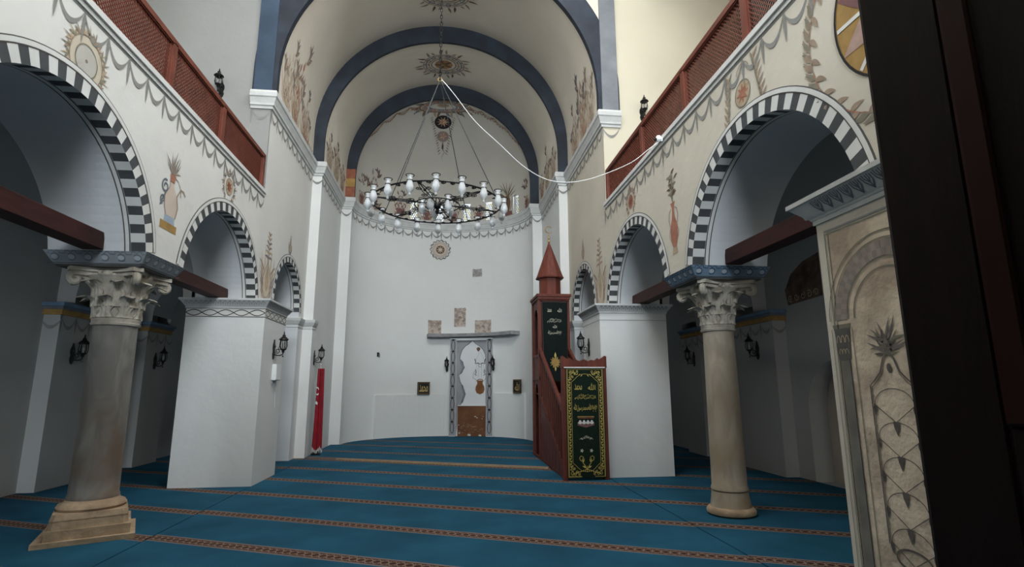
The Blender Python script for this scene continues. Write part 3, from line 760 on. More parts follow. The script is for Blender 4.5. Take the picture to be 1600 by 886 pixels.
def column(label, s, cx, cy, shaft_mat, square_base):
    t = thing('marble_column', label, 'column', (cx, cy, 0))
    if square_base:
        mb = MB(); ca, sa = math.cos(.5), math.sin(.5)
        def rotp(poly): return [(x * ca - y * sa, x * sa + y * ca) for x, y in poly]
        mb.prism(rotp([(-.58, -.50), (.52, -.56), (.55, .48), (-.5, .5)]), lambda u, v, d: (u * .80, v * .80, d), 0, .05)
        mb.build('floor_slab', base_tan, t)
        mb = MB(); mb.prism(rotp([(-.37, -.36), (.37, -.38), (.38, .35), (-.36, .36)]), lambda u, v, d: (u, v, d), .05, .15)
        pl = rotp([(-.31, -.35), (.30, -.35), (.35, -.30), (.35, .30), (.30, .35), (-.31, .34), (-.35, .29), (-.35, -.30)])
        mb.prism(pl, lambda u, v, d: (u * (1.0 - .10 * max(0, (d - .2) / .12)), v * (1.0 - .10 * max(0, (d - .2) / .12)), d), .15, .24)
        mb.prism(pl, lambda u, v, d: (u * (.98 - .85 * (d - .24)), v * (.98 - .85 * (d - .24)), d), .24, .30)
        mb.build('plinth', base_tan, t)
        mb = MB(); mb.lathe([(.31, .30), (.325, .325), (.305, .36), (.265, .375), (.252, .40)], 28); mb.build('base_moulding', base_tan, t, True)
        z0 = .40
    else:
        mb = MB(); mb.lathe([(.26, 0), (.295, .02), (.30, .055), (.28, .085), (.255, .10)], 28); mb.build('base_moulding', base_tan, t, True)
        mb = MB(); mb.lathe([(.25, .10), (.232, .20), (.222, .285)], 28); mb.build('base_drum', shaft_mat, t, True)
        mb = MB(); mb.lathe([(.215, .285), (.215, .30)], 28); mb.build('joint', P_umber, t, True)
        z0 = .30
    r0, r1 = (.236, .222) if square_base else (.216, .196)
    mb = MB(); mb.lathe([(r0 + .012, z0), (r0 + .012, z0 + .03), (r0, z0 + .05)] + [(r0 + (r1 - r0) * i / 10, z0 + .05 + (2.32 - z0 - .05) * i / 10) for i in range(1, 11)], 40)
    mb.build('shaft', shaft_mat, t, True)
    mb = MB(); mb.lathe([(r1, 2.315), (r1 + .022, 2.32), (r1 + .030, 2.345), (r1 + .016, 2.355), (r1 + .022, 2.372), (r1 + .022, 2.398), (r1 + .008, 2.405)], 40)
    mb.build('necking_ring', cap_stone, t, True)
    # capital: bell, two rows of acanthus, corner volutes, hollow-sided abacus
    mb = MB(); mb.lathe([(r1 + .005, 2.40), (r1 + .01, 2.5), (r1 + .03, 2.65), (r1 + .07, 2.78), (r1 + .12, 2.86), (r1 + .14, 2.88)], 32)
    bell = mb.build('capital', cap_stone, t, True)
    for row, (z, n, me, rr, ph) in enumerate(((2.405, 8, leaf_lo, r1 - .005, 0), (2.53, 8, leaf_hi, r1 + .012, PI / 8))):
        for k in range(n):
            a = ph + 2 * PI * k / n
            link('acanthus_leaf', me, bell, (rr * math.cos(a), rr * math.sin(a), z), a)
    for k in range(4):
        a = PI / 4 + k * PI / 2; d = Vector((math.cos(a), math.sin(a), 0)); sd = Vector((-d.y, d.x, 0))
        mb = MB(); pts = []; rad = []
        for i in range(9): 
            q = i / 8; pts.append(d * (.24 + .21 * q ** 1.3) + Vector((0, 0, 2.70 + .20 * math.sin(q * PI / 2)))); rad.append(.035 + .012 * q)
        for i in range(1, 17):
            q = i / 16; ang = PI / 2 - q * 3.2 * PI; rr = .056 * (1 - .75 * q)
            cc = d * .455 + Vector((0, 0, 2.838)); pts.append(cc + d * rr * math.cos(ang) + Vector((0, 0, rr * math.sin(ang)))); rad.append(.045 * (1 - .55 * q))
        mb.tube(pts, rad, 8); mb.build('volute', cap_stone, bell, True)
    for k in range(4):
        a = k * PI / 2; mb = MB(); mb.sphere(((.285) * math.cos(a), .285 * math.sin(a), 2.905), .055, 10, 6, sz=.9)
        for i in range(5):
            b = a + (i - 2) * .13; mb.sphere(((.305) * math.cos(b), .305 * math.sin(b), 2.89 + .02 * math.cos(i * 2)), .026, 8, 5)
        mb.build('rosette', cap_stone, bell, True)
    mb = MB()
    for (hw, z0_, z1_, dip) in ((.375, 2.875, 2.92, .11), (.405, 2.92, 2.965, .10)):
        poly = []
        for k in range(4):
            a = PI / 4 + k * PI / 2; nx = PI / 4 + (k + 1) * PI / 2
            c0 = (hw * 1.30 * math.cos(a - .10), hw * 1.30 * math.sin(a - .10)); c1 = (hw * 1.30 * math.cos(a + .10), hw * 1.30 * math.sin(a + .10))
            e = (hw * 1.30 * math.cos(nx - .10), hw * 1.30 * math.sin(nx - .10)); poly += [c0]
            for i in range(9):
                q = i / 8; mx, my = c1[0] + (e[0] - c1[0]) * q, c1[1] + (e[1] - c1[1]) * q; dd = dip * math.sin(PI * q)
                m_ = (a + nx) / 2; poly.append((mx - math.cos(m_) * dd, my - math.sin(m_) * dd))
        cl = []
        for q in poly:
            if not cl or math.hypot(q[0] - cl[-1][0], q[1] - cl[-1][1]) > .004: cl.append(q)
        mb.prism(cl, lambda u, v, d: (u, v, d), z0_, z1_)
    mb.build('abacus', cap_stone, bell)
    # painted impost block under the arches: flaring, blue with battlements and discs
    y0, y1 = 6.50 - cy, 7.36 - cy; xa, xb = s * W - cx, s * 4.32 - cx; x0, x1 = min(xa, xb), max(xa, xb)
    c_ = ((x0 + x1) / 2, (y0 + y1) / 2); hx, hy = (x1 - x0) / 2, (y1 - y0) / 2
    mb = MB(); mb.frustum(c_, 2.965, 2.985, hx - .075, hy - .06, hx - .07, hy - .055, 1); mb.frustum(c_, 2.985, 3.13, hx - .06, hy - .045, hx + .025, hy + .03, 0)
    imp = mb.build('impost_block', [nmat('grey_blue_impost', (.29, .325, .355, 1), .85, .15, 7) if s < 0 else nmat('faded_blue_impost', (.17, .25, .34, 1), .85, .2, 7), line_d], t)
    P_disc = nmat('pale_disc_paint', (.42, .47, .52, 1), .85, .1, 7)
    def face(axis, sg):
        half = hy if axis == 'x' else hx
        def fn(u, v, d):
            k = (v - 2.985) / .145; e = -.06 + .085 * k if axis == 'x' else -.045 + .075 * k
            if axis == 'x': return (c_[0] + sg * (hx + e + d), c_[1] + u, v)
            return (c_[0] + u, c_[1] + sg * (hy + e + d), v)
        return half, fn
    dk = P_slate if s < 0 else nmat('deep_impost_blue', (.035, .075, .15, 1), .8, .2, 7)
    for axis, sg in (('x', -s), ('y', -1), ('y', 1)):
        half, fn = face(axis, sg); p = Paint(); nn = 5 if axis == 'x' else 6; w = 2 * half / nn
        for k in range(nn):
            u = -half + w * (k + .5)
            p.layer = 0; p.stroke([(u - w * .5, 3.095), (u - w * .32, 3.095), (u - w * .32, 3.122), (u - w * .1, 3.122), (u, 3.10), (u + w * .12, 3.122), (u + w * .3, 3.122), (u + w * .34, 3.095), (u + w * .5, 3.095)], .008, dk)
            p.disc((u, 3.058), w * .20, .026, P_disc, 12); p.layer = 1
            p.arc((u, 3.058), w * .25, -PI * .75, PI * .75, .010, dk, 10, .034)
        p.layer = 1; p.stroke([(-half, 2.995), (half, 2.995)], .007, line_d)
        p.build('painted_pattern', fn, imp)
    return t
column('grey marble column with a carved leafy capital on a square stone plinth', -1, -3.75, 6.95, marble_grey, True)
column('tan marble column with a carved leafy capital on a round worn base', 1, 3.80, 6.95, marble_tan, False)
# ------------------------------------------------------------------ piers
def pier(label, x0, x1, y0, y1, ztop, mat, over=.09, ch=.15):
    t = thing('pier', label, 'pier', ((x0 + x1) / 2, (y0 + y1) / 2, 0)); cx, cy = t.location[:2]
    a, b = (x1 - x0) / 2, (y1 - y0) / 2
    mb = MB(); mb.box(-a, a, -b, b, 0, ztop - ch); mb.build('shaft', mat, t)
    mb = MB(); z = ztop - ch
    for (z0, z1, o0, o1) in ((z - .02, z + .015, .015, .015), (z + .015, z + .03, .02, .03), (z + .03, ztop - .035, .03, over), (ztop - .035, ztop, over + .012, over + .012)):
        mb.frustum((0, 0), z0, z1, a + o0, b + o0, a + o1, b + o1)
    co = mb.build('cornice', stone_w, t)
    return t, a, b, co
def leaf_band(p, half, z0, z1, m, n):
    """row of little upright leaf motifs"""
    w = 2 * half / n
    for k in range(n):
        u = -half + w * (k + .5)
        p.arc((u, z0), w * .46, .25, PI - .25, .008, m, 8, (z1 - z0) * .9); p.stroke([(u, z0 + .004), (u, z1 - .012)], .008, m)
PT = ZB - .005
tl, a, b, co = pier('white plaster pier with a dark wavy band, bearing a white switch box', -4.30, -3.0, 9.86, 11.12, PT, white)
def corn_fn(a, b, axis, sg, ztop, ch=.15, over=.09):
    def fn(u, v, d):
        k = (v - (ztop - ch + .03)) / (ch - .065); e = .03 + (over - .03) * k
        return (sg * (a + e + d), u, v) if axis == 'x' else (u, sg * (b + e + d), v)
    return fn
for axis, sg, half in (('y', -1, a), ('x', 1, b)):
    p = Paint(); leaf_band(p, half + .02, PT - .115, PT - .04, fest_m, 17); p.build('carved_leaf_band', corn_fn(a, b, axis, sg, PT), co)
    p = Paint(); n = 40; zc_ = PT - .245
    fl = (lambda u, v, d: (u, -(b + d), v)) if axis == 'y' else (lambda u, v, d: (a + d, u, v))
    for zz in (PT - .172, PT - .315): p.stroke([(-half, zz), (half, zz)], .010, P_black)
    for ph in (0, PI): p.stroke([(-half + 2 * half * i / n, zc_ + .05 * math.sin(ph + 5 * PI * i / n)) for i in range(n + 1)], .013, P_black)
    p.layer = -1; p.poly([(-half, PT - .315), (half, PT - .315), (half, PT - .172), (-half, PT - .172)], P_white)
    p.build('painted_wave_band', fl, tl, .005)
tr, a, b, co = pier('plain white plaster pier with grey ruled lines, beside the wooden pulpit', 3.0, 4.30, 9.86, 11.12, PT, white)
for axis, sg, half in (('y', -1, a), ('x', -1, b)):
    p = Paint(); leaf_band(p, half + .02, PT - .115, PT - .04, line_d, 17); p.build('carved_leaf_band', corn_fn(a, b, axis, sg, PT), co)
    p = Paint(); fl = (lambda u, v, d: (u, -(b + d), v)) if axis == 'y' else (lambda u, v, d: (-(a + d), u, v))
    p.stroke([(-half, PT - .30), (half, PT - .30)], .009, fest_m); p.build('painted_line', fl, tr)
# the near pier whose nave face carries an old painted panel
aged = nmat('aged_buff_plaster', (.74, .62, .48, 1), .9, .3, 3.2, .4, 20, col2=(.44, .35, .265, 1), lo=.38, hi=.6, detail=8)
NT = 3.0
tp, a, b, co = pier('big near pier with a faded painted arch panel, beside the dark door', 2.97, 4.27, 1.75, 3.72, NT, cream, .13, .17)
px_, py_ = tp.location[0], tp.location[1]
fx = lambda u, v, d: (-(a + d), u - py_, v)               # u is the world y
mb = MB(); mb.prism([(1.80 - py_, .0), (3.62 - py_, .0), (3.62 - py_, 2.70), (1.80 - py_, 2.70)], lambda u, v, d: (-(a + d), u, v), 0, .004)
pan = mb.build('painted_panel', aged, tp)
P_mauve_ = nmat('grey_mauve_line_paint', (.22, .19, .18, 1), .9, .25, 9)
LINE = nmat('brown_grey_line_paint', (.15, .13, .115, 1), .9, .25, 12)
p = Paint(11); p.layer = 1
for u in (3.635, 3.60): p.stroke([(u, .0), (u, 2.72)], .008, P_sage)
p.stroke([(3.64, 2.735), (1.8, 2.735)], .012, P_grey); p.stroke([(3.64, 2.71), (1.8, 2.71)], .008, P_sage)
P_t1 = nmat('faded_rose_grey_paint', (.40, .33, .28, 1), .9, .25, 9); P_t2 = nmat('faded_stone_paint', (.31, .275, .24, 1), .9, .25, 9)
# arch of two tones on a colonnette
cy_, cz_ = 3.13, 2.06
for k in range(34):
    A, B = PI * k / 34, PI * (k + 1) / 34
    for (r0, r1, m) in ((.37, .425, (P_t1, P_t2)[k % 2]), (.425, .48, (P_t2, P_t1)[k % 2])):
        p.poly([(cy_ + r0 * math.cos(A), cz_ + r0 * math.sin(A)), (cy_ + r1 * math.cos(A), cz_ + r1 * math.sin(A)), (cy_ + r1 * math.cos(B), cz_ + r1 * math.sin(B)), (cy_ + r0 * math.cos(B), cz_ + r0 * math.sin(B))], m)
p.layer = 2
for r in (.30, .36, .49, .54): p.arc((cy_, cz_), r, 0, PI, .009, P_sage, 36)
for sg in (-1, 1):
    u0 = cy_ + sg * .435
    p.layer = 1; p.poly([(u0 - .075, 2.0), (u0 + .075, 2.0), (u0 + .06, 1.78), (u0 - .06, 1.78)], nmat('dark_stone_paint', (.14, .135, .125, 1), .9, .3, 9))
    p.poly([(u0 - .045, 1.78), (u0 + .045, 1.78), (u0 + .045, .1), (u0 - .045, .1)], nmat('worn_grey_paint', (.26, .245, .215, 1), .9, .4, 5)); p.poly([(u0 - .09, 2.03), (u0 + .09, 2.03), (u0 + .08, 1.99), (u0 - .08, 1.99)], P_sage)
    p.layer = 2
    for q in (-1, 0, 1): p.arc((u0 + q * .042, 1.9), .018, 0, PI, .007, P_sand, 6, .05); p.arc((u0 + q * .03, 1.82), .015, 0, PI, .006, P_sand, 6, .035)
    for q in (-.05, .05): p.stroke([(u0 + q, 1.78), (u0 + q, .05)], .007, P_black)
    for q in (-.10, .10): p.stroke([(u0 + q, 2.0), (u0 + q, .02)], .006, P_sage)
# inner frame with ogee head, flower bunch above, scale pattern with drops, fountain bowl below
fc, half = 3.185, .175
fr = [(fc - half, .62), (fc - half, 1.60), (fc - half + .04, 1.63), (fc - .08, 1.68), (fc - .045, 1.77), (fc, 1.81), (fc + .045, 1.77), (fc + .08, 1.68), (fc + half - .04, 1.63), (fc + half, 1.60), (fc + half, .62)]
p.stroke(fr, .010, LINE); p.stroke([(fc + (x - fc) * .92, y - .012) for x, y in fr], .005, LINE)
for k in range(26): p.leaf((fc + .03 * math.cos(k), 1.80 + .10 * ((k * 7) % 5) / 5), PI / 2 + (k - 12.5) * .13, .08 + .05 * (k % 3), .020, (LINE, P_sage, P_mauve_)[k % 3], .3 * (-1) ** k)
p.disc((fc, 1.71), .020, .03, LINE, 10)
for row in range(5):                                        # ogee net with a drop at every crossing
    zt = 1.58 - row * .21
    for sg in (-1, 1):
        p.stroke([(fc + sg * (half - .02) * math.sin(PI / 2 * i / 7), zt - .105 * (1 - math.cos(PI / 2 * i / 7))) for i in range(8)], .0055, LINE)
        p.stroke([(fc + sg * (half - .02), zt - .105), (fc + sg * half * .5, zt - .15), (fc, zt - .21)], .0055, LINE)
        p.leaf((fc + sg * (half - .02), zt - .10), -PI / 2, .07, .03, LINE)
    if row: p.poly([(fc - .026, zt + .005), (fc + .026, zt + .005), (fc + .022, zt - .03), (fc, zt - .085), (fc - .022, zt - .03)], LINE)
p.ring((fc, .56), .13, .06, (.014), LINE, 24)
for k in range(5): p.poly([(fc - .12 + .05 * k, .50), (fc - .08 + .05 * k, .50), (fc - .08 + .05 * k, .38), (fc - .12 + .05 * k, .38)], P_grey)
for k in range(6): p.stroke([(cy_ - .33 + .13 * k, .40), (cy_ - .45 + .17 * k, .15)], .007, P_sage)
for k in range(3): p.stroke([(cy_ - .36, .38 - .08 * k), (cy_ + .36, .38 - .08 * k)], .007, P_sage)
p.build('painted_ornament', fx, pan, .005)
p = Paint(); 
w = .10
for k in range(19):
    u = -b - .04 + w * (k + .5)
    for dz in (0,): 
        p.stroke([(u, NT - .13), (u, NT - .05)], .010, P_slate)
        for sg in (-1, 1): p.stroke([(u, NT - .125), (u + sg * w * .35, NT - .085), (u + sg * w * .4, NT - .05)], .011, P_slate); p.stroke([(u, NT - .095), (u + sg * w * .2, NT - .07), (u + sg * w * .2, NT - .045)], .009, P_slate)
p.layer = -1
p.poly([(-b - .06, NT - .135), (b + .06, NT - .135), (b + .06, NT - .04), (-b - .06, NT - .04)], stone_w)
p.build('carved_leaf_band', corn_fn(a, b, 'x', -1, NT, .17, .13), co, .005)
# ------------------------------------------------------------------ timber tie beams in the arches
def beam(label, x, y0, y1, z):
    t = MB(); t.box(-.11, .11, (y0 - y1) / 2, (y1 - y0) / 2, 0, .20)
    o = t.build('tie_beam', beam_m); o.location = (x, (y0 + y1) / 2, z)
    bv = o.modifiers.new('edge', 'BEVEL'); bv.width = .008; bv.segments = 1
    tag(o, label, 'beam')
beam('dark wooden tie beam across the big arch, ending over the grey column', -3.82, 3.4, 6.46, ZB + .005)
beam('dark wooden tie beam across the big arch, ending over the tan column', 3.82, 3.45, 6.46, ZB + .005)
beam('dark wooden tie beam resting on the pier with the wavy band', -3.85, 7.40, 10.12, ZB + .005)
beam('dark wooden tie beam resting on the pier beside the pulpit', 3.85, 7.40, 10.12, ZB + .005)
def rel(mb, t):
    """world coordinates to the thing's own"""
    L = t.location; mb.v = [(p[0] - L.x, p[1] - L.y, p[2] - L.z) for p in mb.v]; return mb
# ------------------------------------------------------------------ lattice balustrades of the galleries
def balustrade(s, posts, label):
    y0, y1 = 1.7, YF - .03
    t = thing('gallery_balustrade', label, 'balustrade', (s * (W + .06), (y0 + y1) / 2, ZG + .015)); cy = t.location.y
    h = .70
    mb = MB(); mb.box(-.045, .045, y0 - cy, y1 - cy, h - .07, h); mb.box(-.03, .03, y0 - cy, y1 - cy, h - .085, h - .07); mb.build('top_rail', mahog_r, t)
    mb = MB(); mb.box(-.035, .035, y0 - cy, y1 - cy, 0, .05); mb.build('bottom_rail', mahog_r, t)
    ps = [y0 + .045] + posts + [y1 - .045]
    for y in ps:
        mb = MB(); mb.box(-.045, .045, y - .045 - cy, y + .045 - cy, 0, h - .05); mb.build('post', mahog_r, t)
    for a, b in zip(ps, ps[1:]):
        a += .045; b -= .045; L_ = b - a; z0, z1 = .05, h - .085; H_ = z1 - z0
        for ya_, yb_ in ((a, a + .03), (b - .03, b)):
            mb = MB(); mb.box(-.02, .02, ya_ - cy, yb_ - cy, z0, z1); mb.build('panel_frame', mahog_r, t)
        mb = MB(); step = .056; wd = .0125
        for sg, x in ((1, -.006), (-1, .006)):
            k = -H_
            while k < L_:
                ya, yb = max(0, k), min(L_, k + H_)
                if yb - ya > .02:
                    za, zb = (ya - k), (yb - k)
                    if sg < 0: za, zb = H_ - za, H_ - zb
                    mb.bar((x, a + ya - cy, z0 + za), (x, a + yb - cy, z0 + zb), .010, wd, (0, .7, -.7 * sg) if False else (0, -sg * .7, .7))
                k += step
        o = mb.build('lattice_panel', mahog_r, t); o['kind'] = 'stuff'
balustrade(-1, [3.5, 5.06, 6.63, 8.2], 'reddish wooden lattice balustrade on the gallery above the grey column')
balustrade(1, [3.35, 4.93, 6.48, 8.10], 'reddish wooden lattice balustrade on the gallery above the tan column')
# ------------------------------------------------------------------ black wall lanterns; local +x points away from the wall
def make_lantern():
    t = thing('wall_lantern', '', 'lantern')
    mb = MB(); pl = [(0, -.17), (.03, -.14), (.045, -.08), (.03, -.03), (.05, .03), (.045, .09), (.02, .13), (0, .19), (-.02, .13), (-.045, .09), (-.05, .03), (-.03, -.03), (-.045, -.08), (-.03, -.14)]
    mb.prism(pl, lambda u, v, d: (d, u, v), 0, .022); mb.sphere((.022, 0, .06), .022, 8, 5); mb.sphere((.022, 0, -.08), .018, 8, 5); mb.build('back_plate', iron, t)
    mb = MB()
    mb.tube([(.02, 0, -.07), (.07, 0, -.10), (.13, 0, -.10), (.175, 0, -.075), (.175, 0, -.02)], .011, 6)
    mb.tube([(.02 + .055 + .05 * (1 - .7 * i / 16) * math.cos(PI + 2.6 * PI * i / 16), 0, -.02 + .05 * (1 - .7 * i / 16) * math.sin(PI + 2.6 * PI * i / 16)) for i in range(17)], .008, 5)
    mb.tube([(.02 + .09 + .03 * (1 - .7 * i / 12) * math.cos(2.4 * PI * i / 12), 0, .03 + .03 * (1 - .7 * i / 12) * math.sin(2.4 * PI * i / 12)) for i in range(13)], .006, 5)
    mb.sphere((.175, 0, -.115), .016, 8, 5); mb.build('arm', iron, t)
    cx = .175
    mb = MB(); mb.lathe([(.014, -.05), (.03, -.03), (.022, -.015), (.045, .0), (.060, .012), (.058, .025)], 12, (cx, 0, 0)); mb.build('cup', iron, t)
    mb = MB()
    for k in range(6):
        a = PI / 6 + k * PI / 3; c, s_ = math.cos(a), math.sin(a)
        mb.tube([(cx + .050 * c, .050 * s_, .02), (cx + .070 * c, .070 * s_, .075), (cx + .064 * c, .064 * s_, .135), (cx + .058 * c, .058 * s_, .175)], .0065, 5)
    mb.lathe([(.070, .170), (.074, .178), (.074, .186), (.06, .19)], 12, (cx, 0, 0)); mb.build('cage', iron, t)
    mb = MB(); mb.lathe([(.046, .024), (.063, .075), (.058, .135), (.052, .172)], 6, (cx, 0, 0), 0, PI / 6); mb.build('glass', lantern_glass, t)
    mb = MB(); mb.lathe([(.012, .026), (.012, .06), (.018, .085), (.014, .105), (.004, .12)], 10, (cx, 0, 0)); mb.build('bulb', gwhite, t, True)
    mb = MB(); mb.lathe([(.088, .186), (.080, .200), (.050, .228), (.030, .248), (.026, .262), (.034, .268), (.018, .28), (.010, .30)], 12, (cx, 0, 0))
    rf = mb.build('roof', iron, t)
    mb = MB(); mb.lathe([(.008, .298), (.014, .308), (.010, .32), (.003, .345)], 8, (cx, 0, 0)); mb.build('finial', iron, rf)
    return t
lant = make_lantern()
def ell_at(x):
    a = math.acos(-x / AX); return a
MA = -math.radians(13.7)                                       # turn of the mihrab
LANT = [((-3.0, 10.47, 2.28), 0, 'black lantern on the white pier with the wavy band', 1),
        ((-W2, 13.82, 2.30), 0, 'black lantern on the chancel wall above the red flag', 1),
        ((3.0, 10.66, 2.36), PI, 'black lantern on the pier behind the wooden pulpit', 1),
        ((-AO + .26, 10.15, 2.17), 0, 'black lantern on the aisle pilaster seen beside the grey column', 1),
        ((-AO + .26, 12.85, 2.17), 0, 'black lantern deep in the aisle beside the pier with the wavy band', 1),
        ((AO - .26, 10.0, 2.27), PI, 'black lantern on the aisle pilaster seen beside the tan column', 1),
        ((AO - .26, 12.78, 2.24), PI, 'black lantern deep in the dark aisle beside the plain white pier', 1),
        ((-4.22, YF, 7.22), -PI / 2, 'black lantern on the shade darkened gallery end wall', 1),
        ((4.14, YF, 7.22), -PI / 2, 'black lantern on the cream gallery end wall', 1)]
first = True
def put_lantern(loc, rz, label, sc=1):
    global first
    o = lant if first else copy_tree(lant); first = False
    o.location = loc; o.rotation_euler = (0, 0, rz); o.scale = (sc, sc, sc); o['label'] = label; o['group'] = 'black wall lanterns'
for l in LANT: put_lantern(*l)
# ------------------------------------------------------------------ chandelier
CH = Vector((0, 7.0, 4.0)); CR = .85
ch = thing('chandelier', 'black iron ring chandelier with many white glass lamps hanging on a chain', 'chandelier', CH)
mb = MB(); n = 60
mb.tube([(CR * math.cos(2 * PI * i / n), CR * math.sin(2 * PI * i / n), 0) for i in range(n)], .011, 6, closed=True)
mb.build('outer_ring', iron, ch, True)
mb = MB(); mb.tube([(.30 * math.cos(2 * PI * i / 30), .30 * math.sin(2 * PI * i / 30), -.015) for i in range(30)], .008, 6, closed=True)
mb.sphere((0, 0, -.02), .05, 12, 8); mb.lathe([(.012, -.14), (.03, -.10), (.015, -.07)], 10)
for k in range(10):
    a = 2 * PI * k / 10
    mb.tube([((.06 + .13 * (1 - math.cos(q * PI / 4)) * .5) * math.cos(a + .12 * q), (.06 + .13 * (1 - math.cos(q * PI / 4)) * .5) * math.sin(a + .12 * q), .05 * math.sin(q * PI / 4)) for q in range(8)], .007, 5)
mb.build('hub', iron, ch, True)
for k in range(6):
    a = 2 * PI * k / 6 + .26; d = Vector((math.cos(a), math.sin(a), 0)); sd = Vector((-d.y, d.x, 0)); mb = MB()
    mb.tube([d * .05, d * CR], .0075, 5)
    for sg in (-1, 1):
        mb.tube([d * (.20 + .62 * i / 12) + sd * sg * .045 * math.sin(PI * i / 12) for i in range(13)], .006, 5)
        for (rr, cx_) in ((.05, .36), (.045, .60)):
            mb.tube([d * (cx_ + rr * (1 - .7 * i / 14) * math.cos(2.5 * PI * i / 14)) + sd * sg * (.055 + rr * (1 - .7 * i / 14) * math.sin(2.5 * PI * i / 14)) for i in range(15)], .006, 5)
    mb.sphere(d * .55, .02, 8, 5); mb.build('spoke', iron, ch, True)
NL = 18
def lamp_profile(): return [(.012, -.19), (.018, -.175), (.010, -.165), (.022, -.15), (.045, -.12), (.050, -.085), (.040, -.045), (.030, -.015), (.031, .035), (.036, .055)]
shade_me = MB().lathe(lamp_profile(), 14).mesh('glass_shade', [glass_m], True)
bulb_me = MB().lathe([(.010, -.14), (.028, -.115), (.030, -.08), (.020, -.03), (.016, .03), (.004, .04)], 10).mesh('bulb', [gwhite], True)
hold = MB(); hold.tube([(.05 * math.cos(2 * PI * i / 14), .05 * math.sin(2 * PI * i / 14), .06) for i in range(14)], .005, 5, closed=True)
hold_me = hold.mesh('lamp_rim', [iron], True)
brk = MB(); brk.tube([(0, 0, .0), (.02, 0, .03), (.034, 0, .05)], .005, 5); brk.tube([(.036 * math.cos(2 * PI * i / 12), .036 * math.sin(2 * PI * i / 12), -.005) for i in range(12)], .004, 5, closed=True)
brk_me = brk.mesh('lamp_bracket', [iron], True)
def lamp_at(r, a, z):
    p = (r * math.cos(a), r * math.sin(a), z)
    sh = link('glass_shade', shade_me, ch, p, a); link('bulb', bulb_me, sh); link('lamp_rim', hold_me, sh); link('lamp_bracket', brk_me, sh)
for k in range(NL): lamp_at(CR + .045, 2 * PI * (k + .5) / NL, .0)
for k in range(5): lamp_at(.20, 2 * PI * k / 5 + .5, .02)
scr = MB()
for sg in (-1, 1): scr.tube([(-.035 - .035 * (1 - .7 * i / 12) * math.cos(2.4 * PI * i / 12), sg * (.05 + .035 * (1 - .7 * i / 12) * math.sin(2.4 * PI * i / 12)), -.006) for i in range(13)], .007, 5)
scr_me = scr.mesh('scroll', [iron], True)
for k in range(NL):
    a = 2 * PI * k / NL; link('scroll', scr_me, ch, (CR * math.cos(a), CR * math.sin(a), 0), a)
hook_z = 1.80
for k in range(4):
    a = PI / 4 + k * PI / 2 + .25; mb = MB()
    mb.tube([(CR * math.cos(a), CR * math.sin(a), .01), (.012 * math.cos(a), .012 * math.sin(a), hook_z)], .006, 5); mb.build('suspension_rod', iron, ch)
mb = MB(); mb.tube([(.028 * math.cos(2 * PI * i / 12), 0, hook_z + .025 + .028 * math.sin(2 * PI * i / 12)) for i in range(12)], .006, 5, closed=True); mb.build('hook', brass, ch)
lk = MB()
z = hook_z + .06; k = 0
while z < 11.3:
    ax = (1, 0) if k % 2 else (0, 1)
    lk.tube([(.016 * math.cos(2 * PI * i / 8) * ax[0], .016 * math.cos(2 * PI * i / 8) * ax[1], z + .036 * math.sin(2 * PI * i / 8)) for i in range(8)], .006, 4, closed=True); z += .056; k += 1
o = lk.build('chain', iron, ch); o['kind'] = 'stuff'
# white supply cable looping from the chandelier chain to the gallery edge
cp = [(.02, 7.0, 5.83), (.10, 7.0, 5.74), (.22, 7.0, 5.59), (.50, 7.0, 5.22), (.84, 7.0, 4.90), (1.15, 7.02, 4.62), (1.46, 7.03, 4.44), (1.75, 7.04, 4.40), (2.05, 7.05, 4.45), (2.37, 7.06, 4.57), (2.75, 7.07, 4.76), (3.02, 7.08, 4.98), (3.20, 7.08, 5.12)]
def smooth_pts(P, k=6):
    P = [Vector(p) for p in P]; out = []
    for i in range(len(P) - 1):
        p0, p1, p2, p3 = P[max(0, i - 1)], P[i], P[i + 1], P[min(len(P) - 1, i + 2)]
        for j in range(k):
            t = j / k; out.append(.5 * ((2 * p1) + (p2 - p0) * t + (2 * p0 - 5 * p1 + 4 * p2 - p3) * t * t + (3 * p1 - p0 - 3 * p2 + p3) * t ** 3))
    return out + [P[-1]]
mb = MB(); mb.tube(smooth_pts(cp), .0052, 6)
tag(mb.build('electric_cable', gwhite, None, True), 'thin white cable sagging from the chandelier hook to the gallery edge', 'cable')
fx_ = thing('cable_junction', 'small white fixture with a black lens on the gallery edge at the cable end', 'fixture', (W - .046, 7.10, 5.14))
mb = MB(); mb.lathe([(.03, 0), (.05, .02), (.05, .05), (.03, .09), (.01, .10)], 12, (-.05, 0, -.03)); mb.build('housing', gwhite, fx_, True)
mb = MB(); mb.sphere((-.10, -.01, .0), .024, 10, 6); mb.build('lens', P_black, fx_, True)
mb = MB(); mb.box(-.05, 0, -.03, .03, -.03, .03); mb.build('bracket', gwhite, fx_)
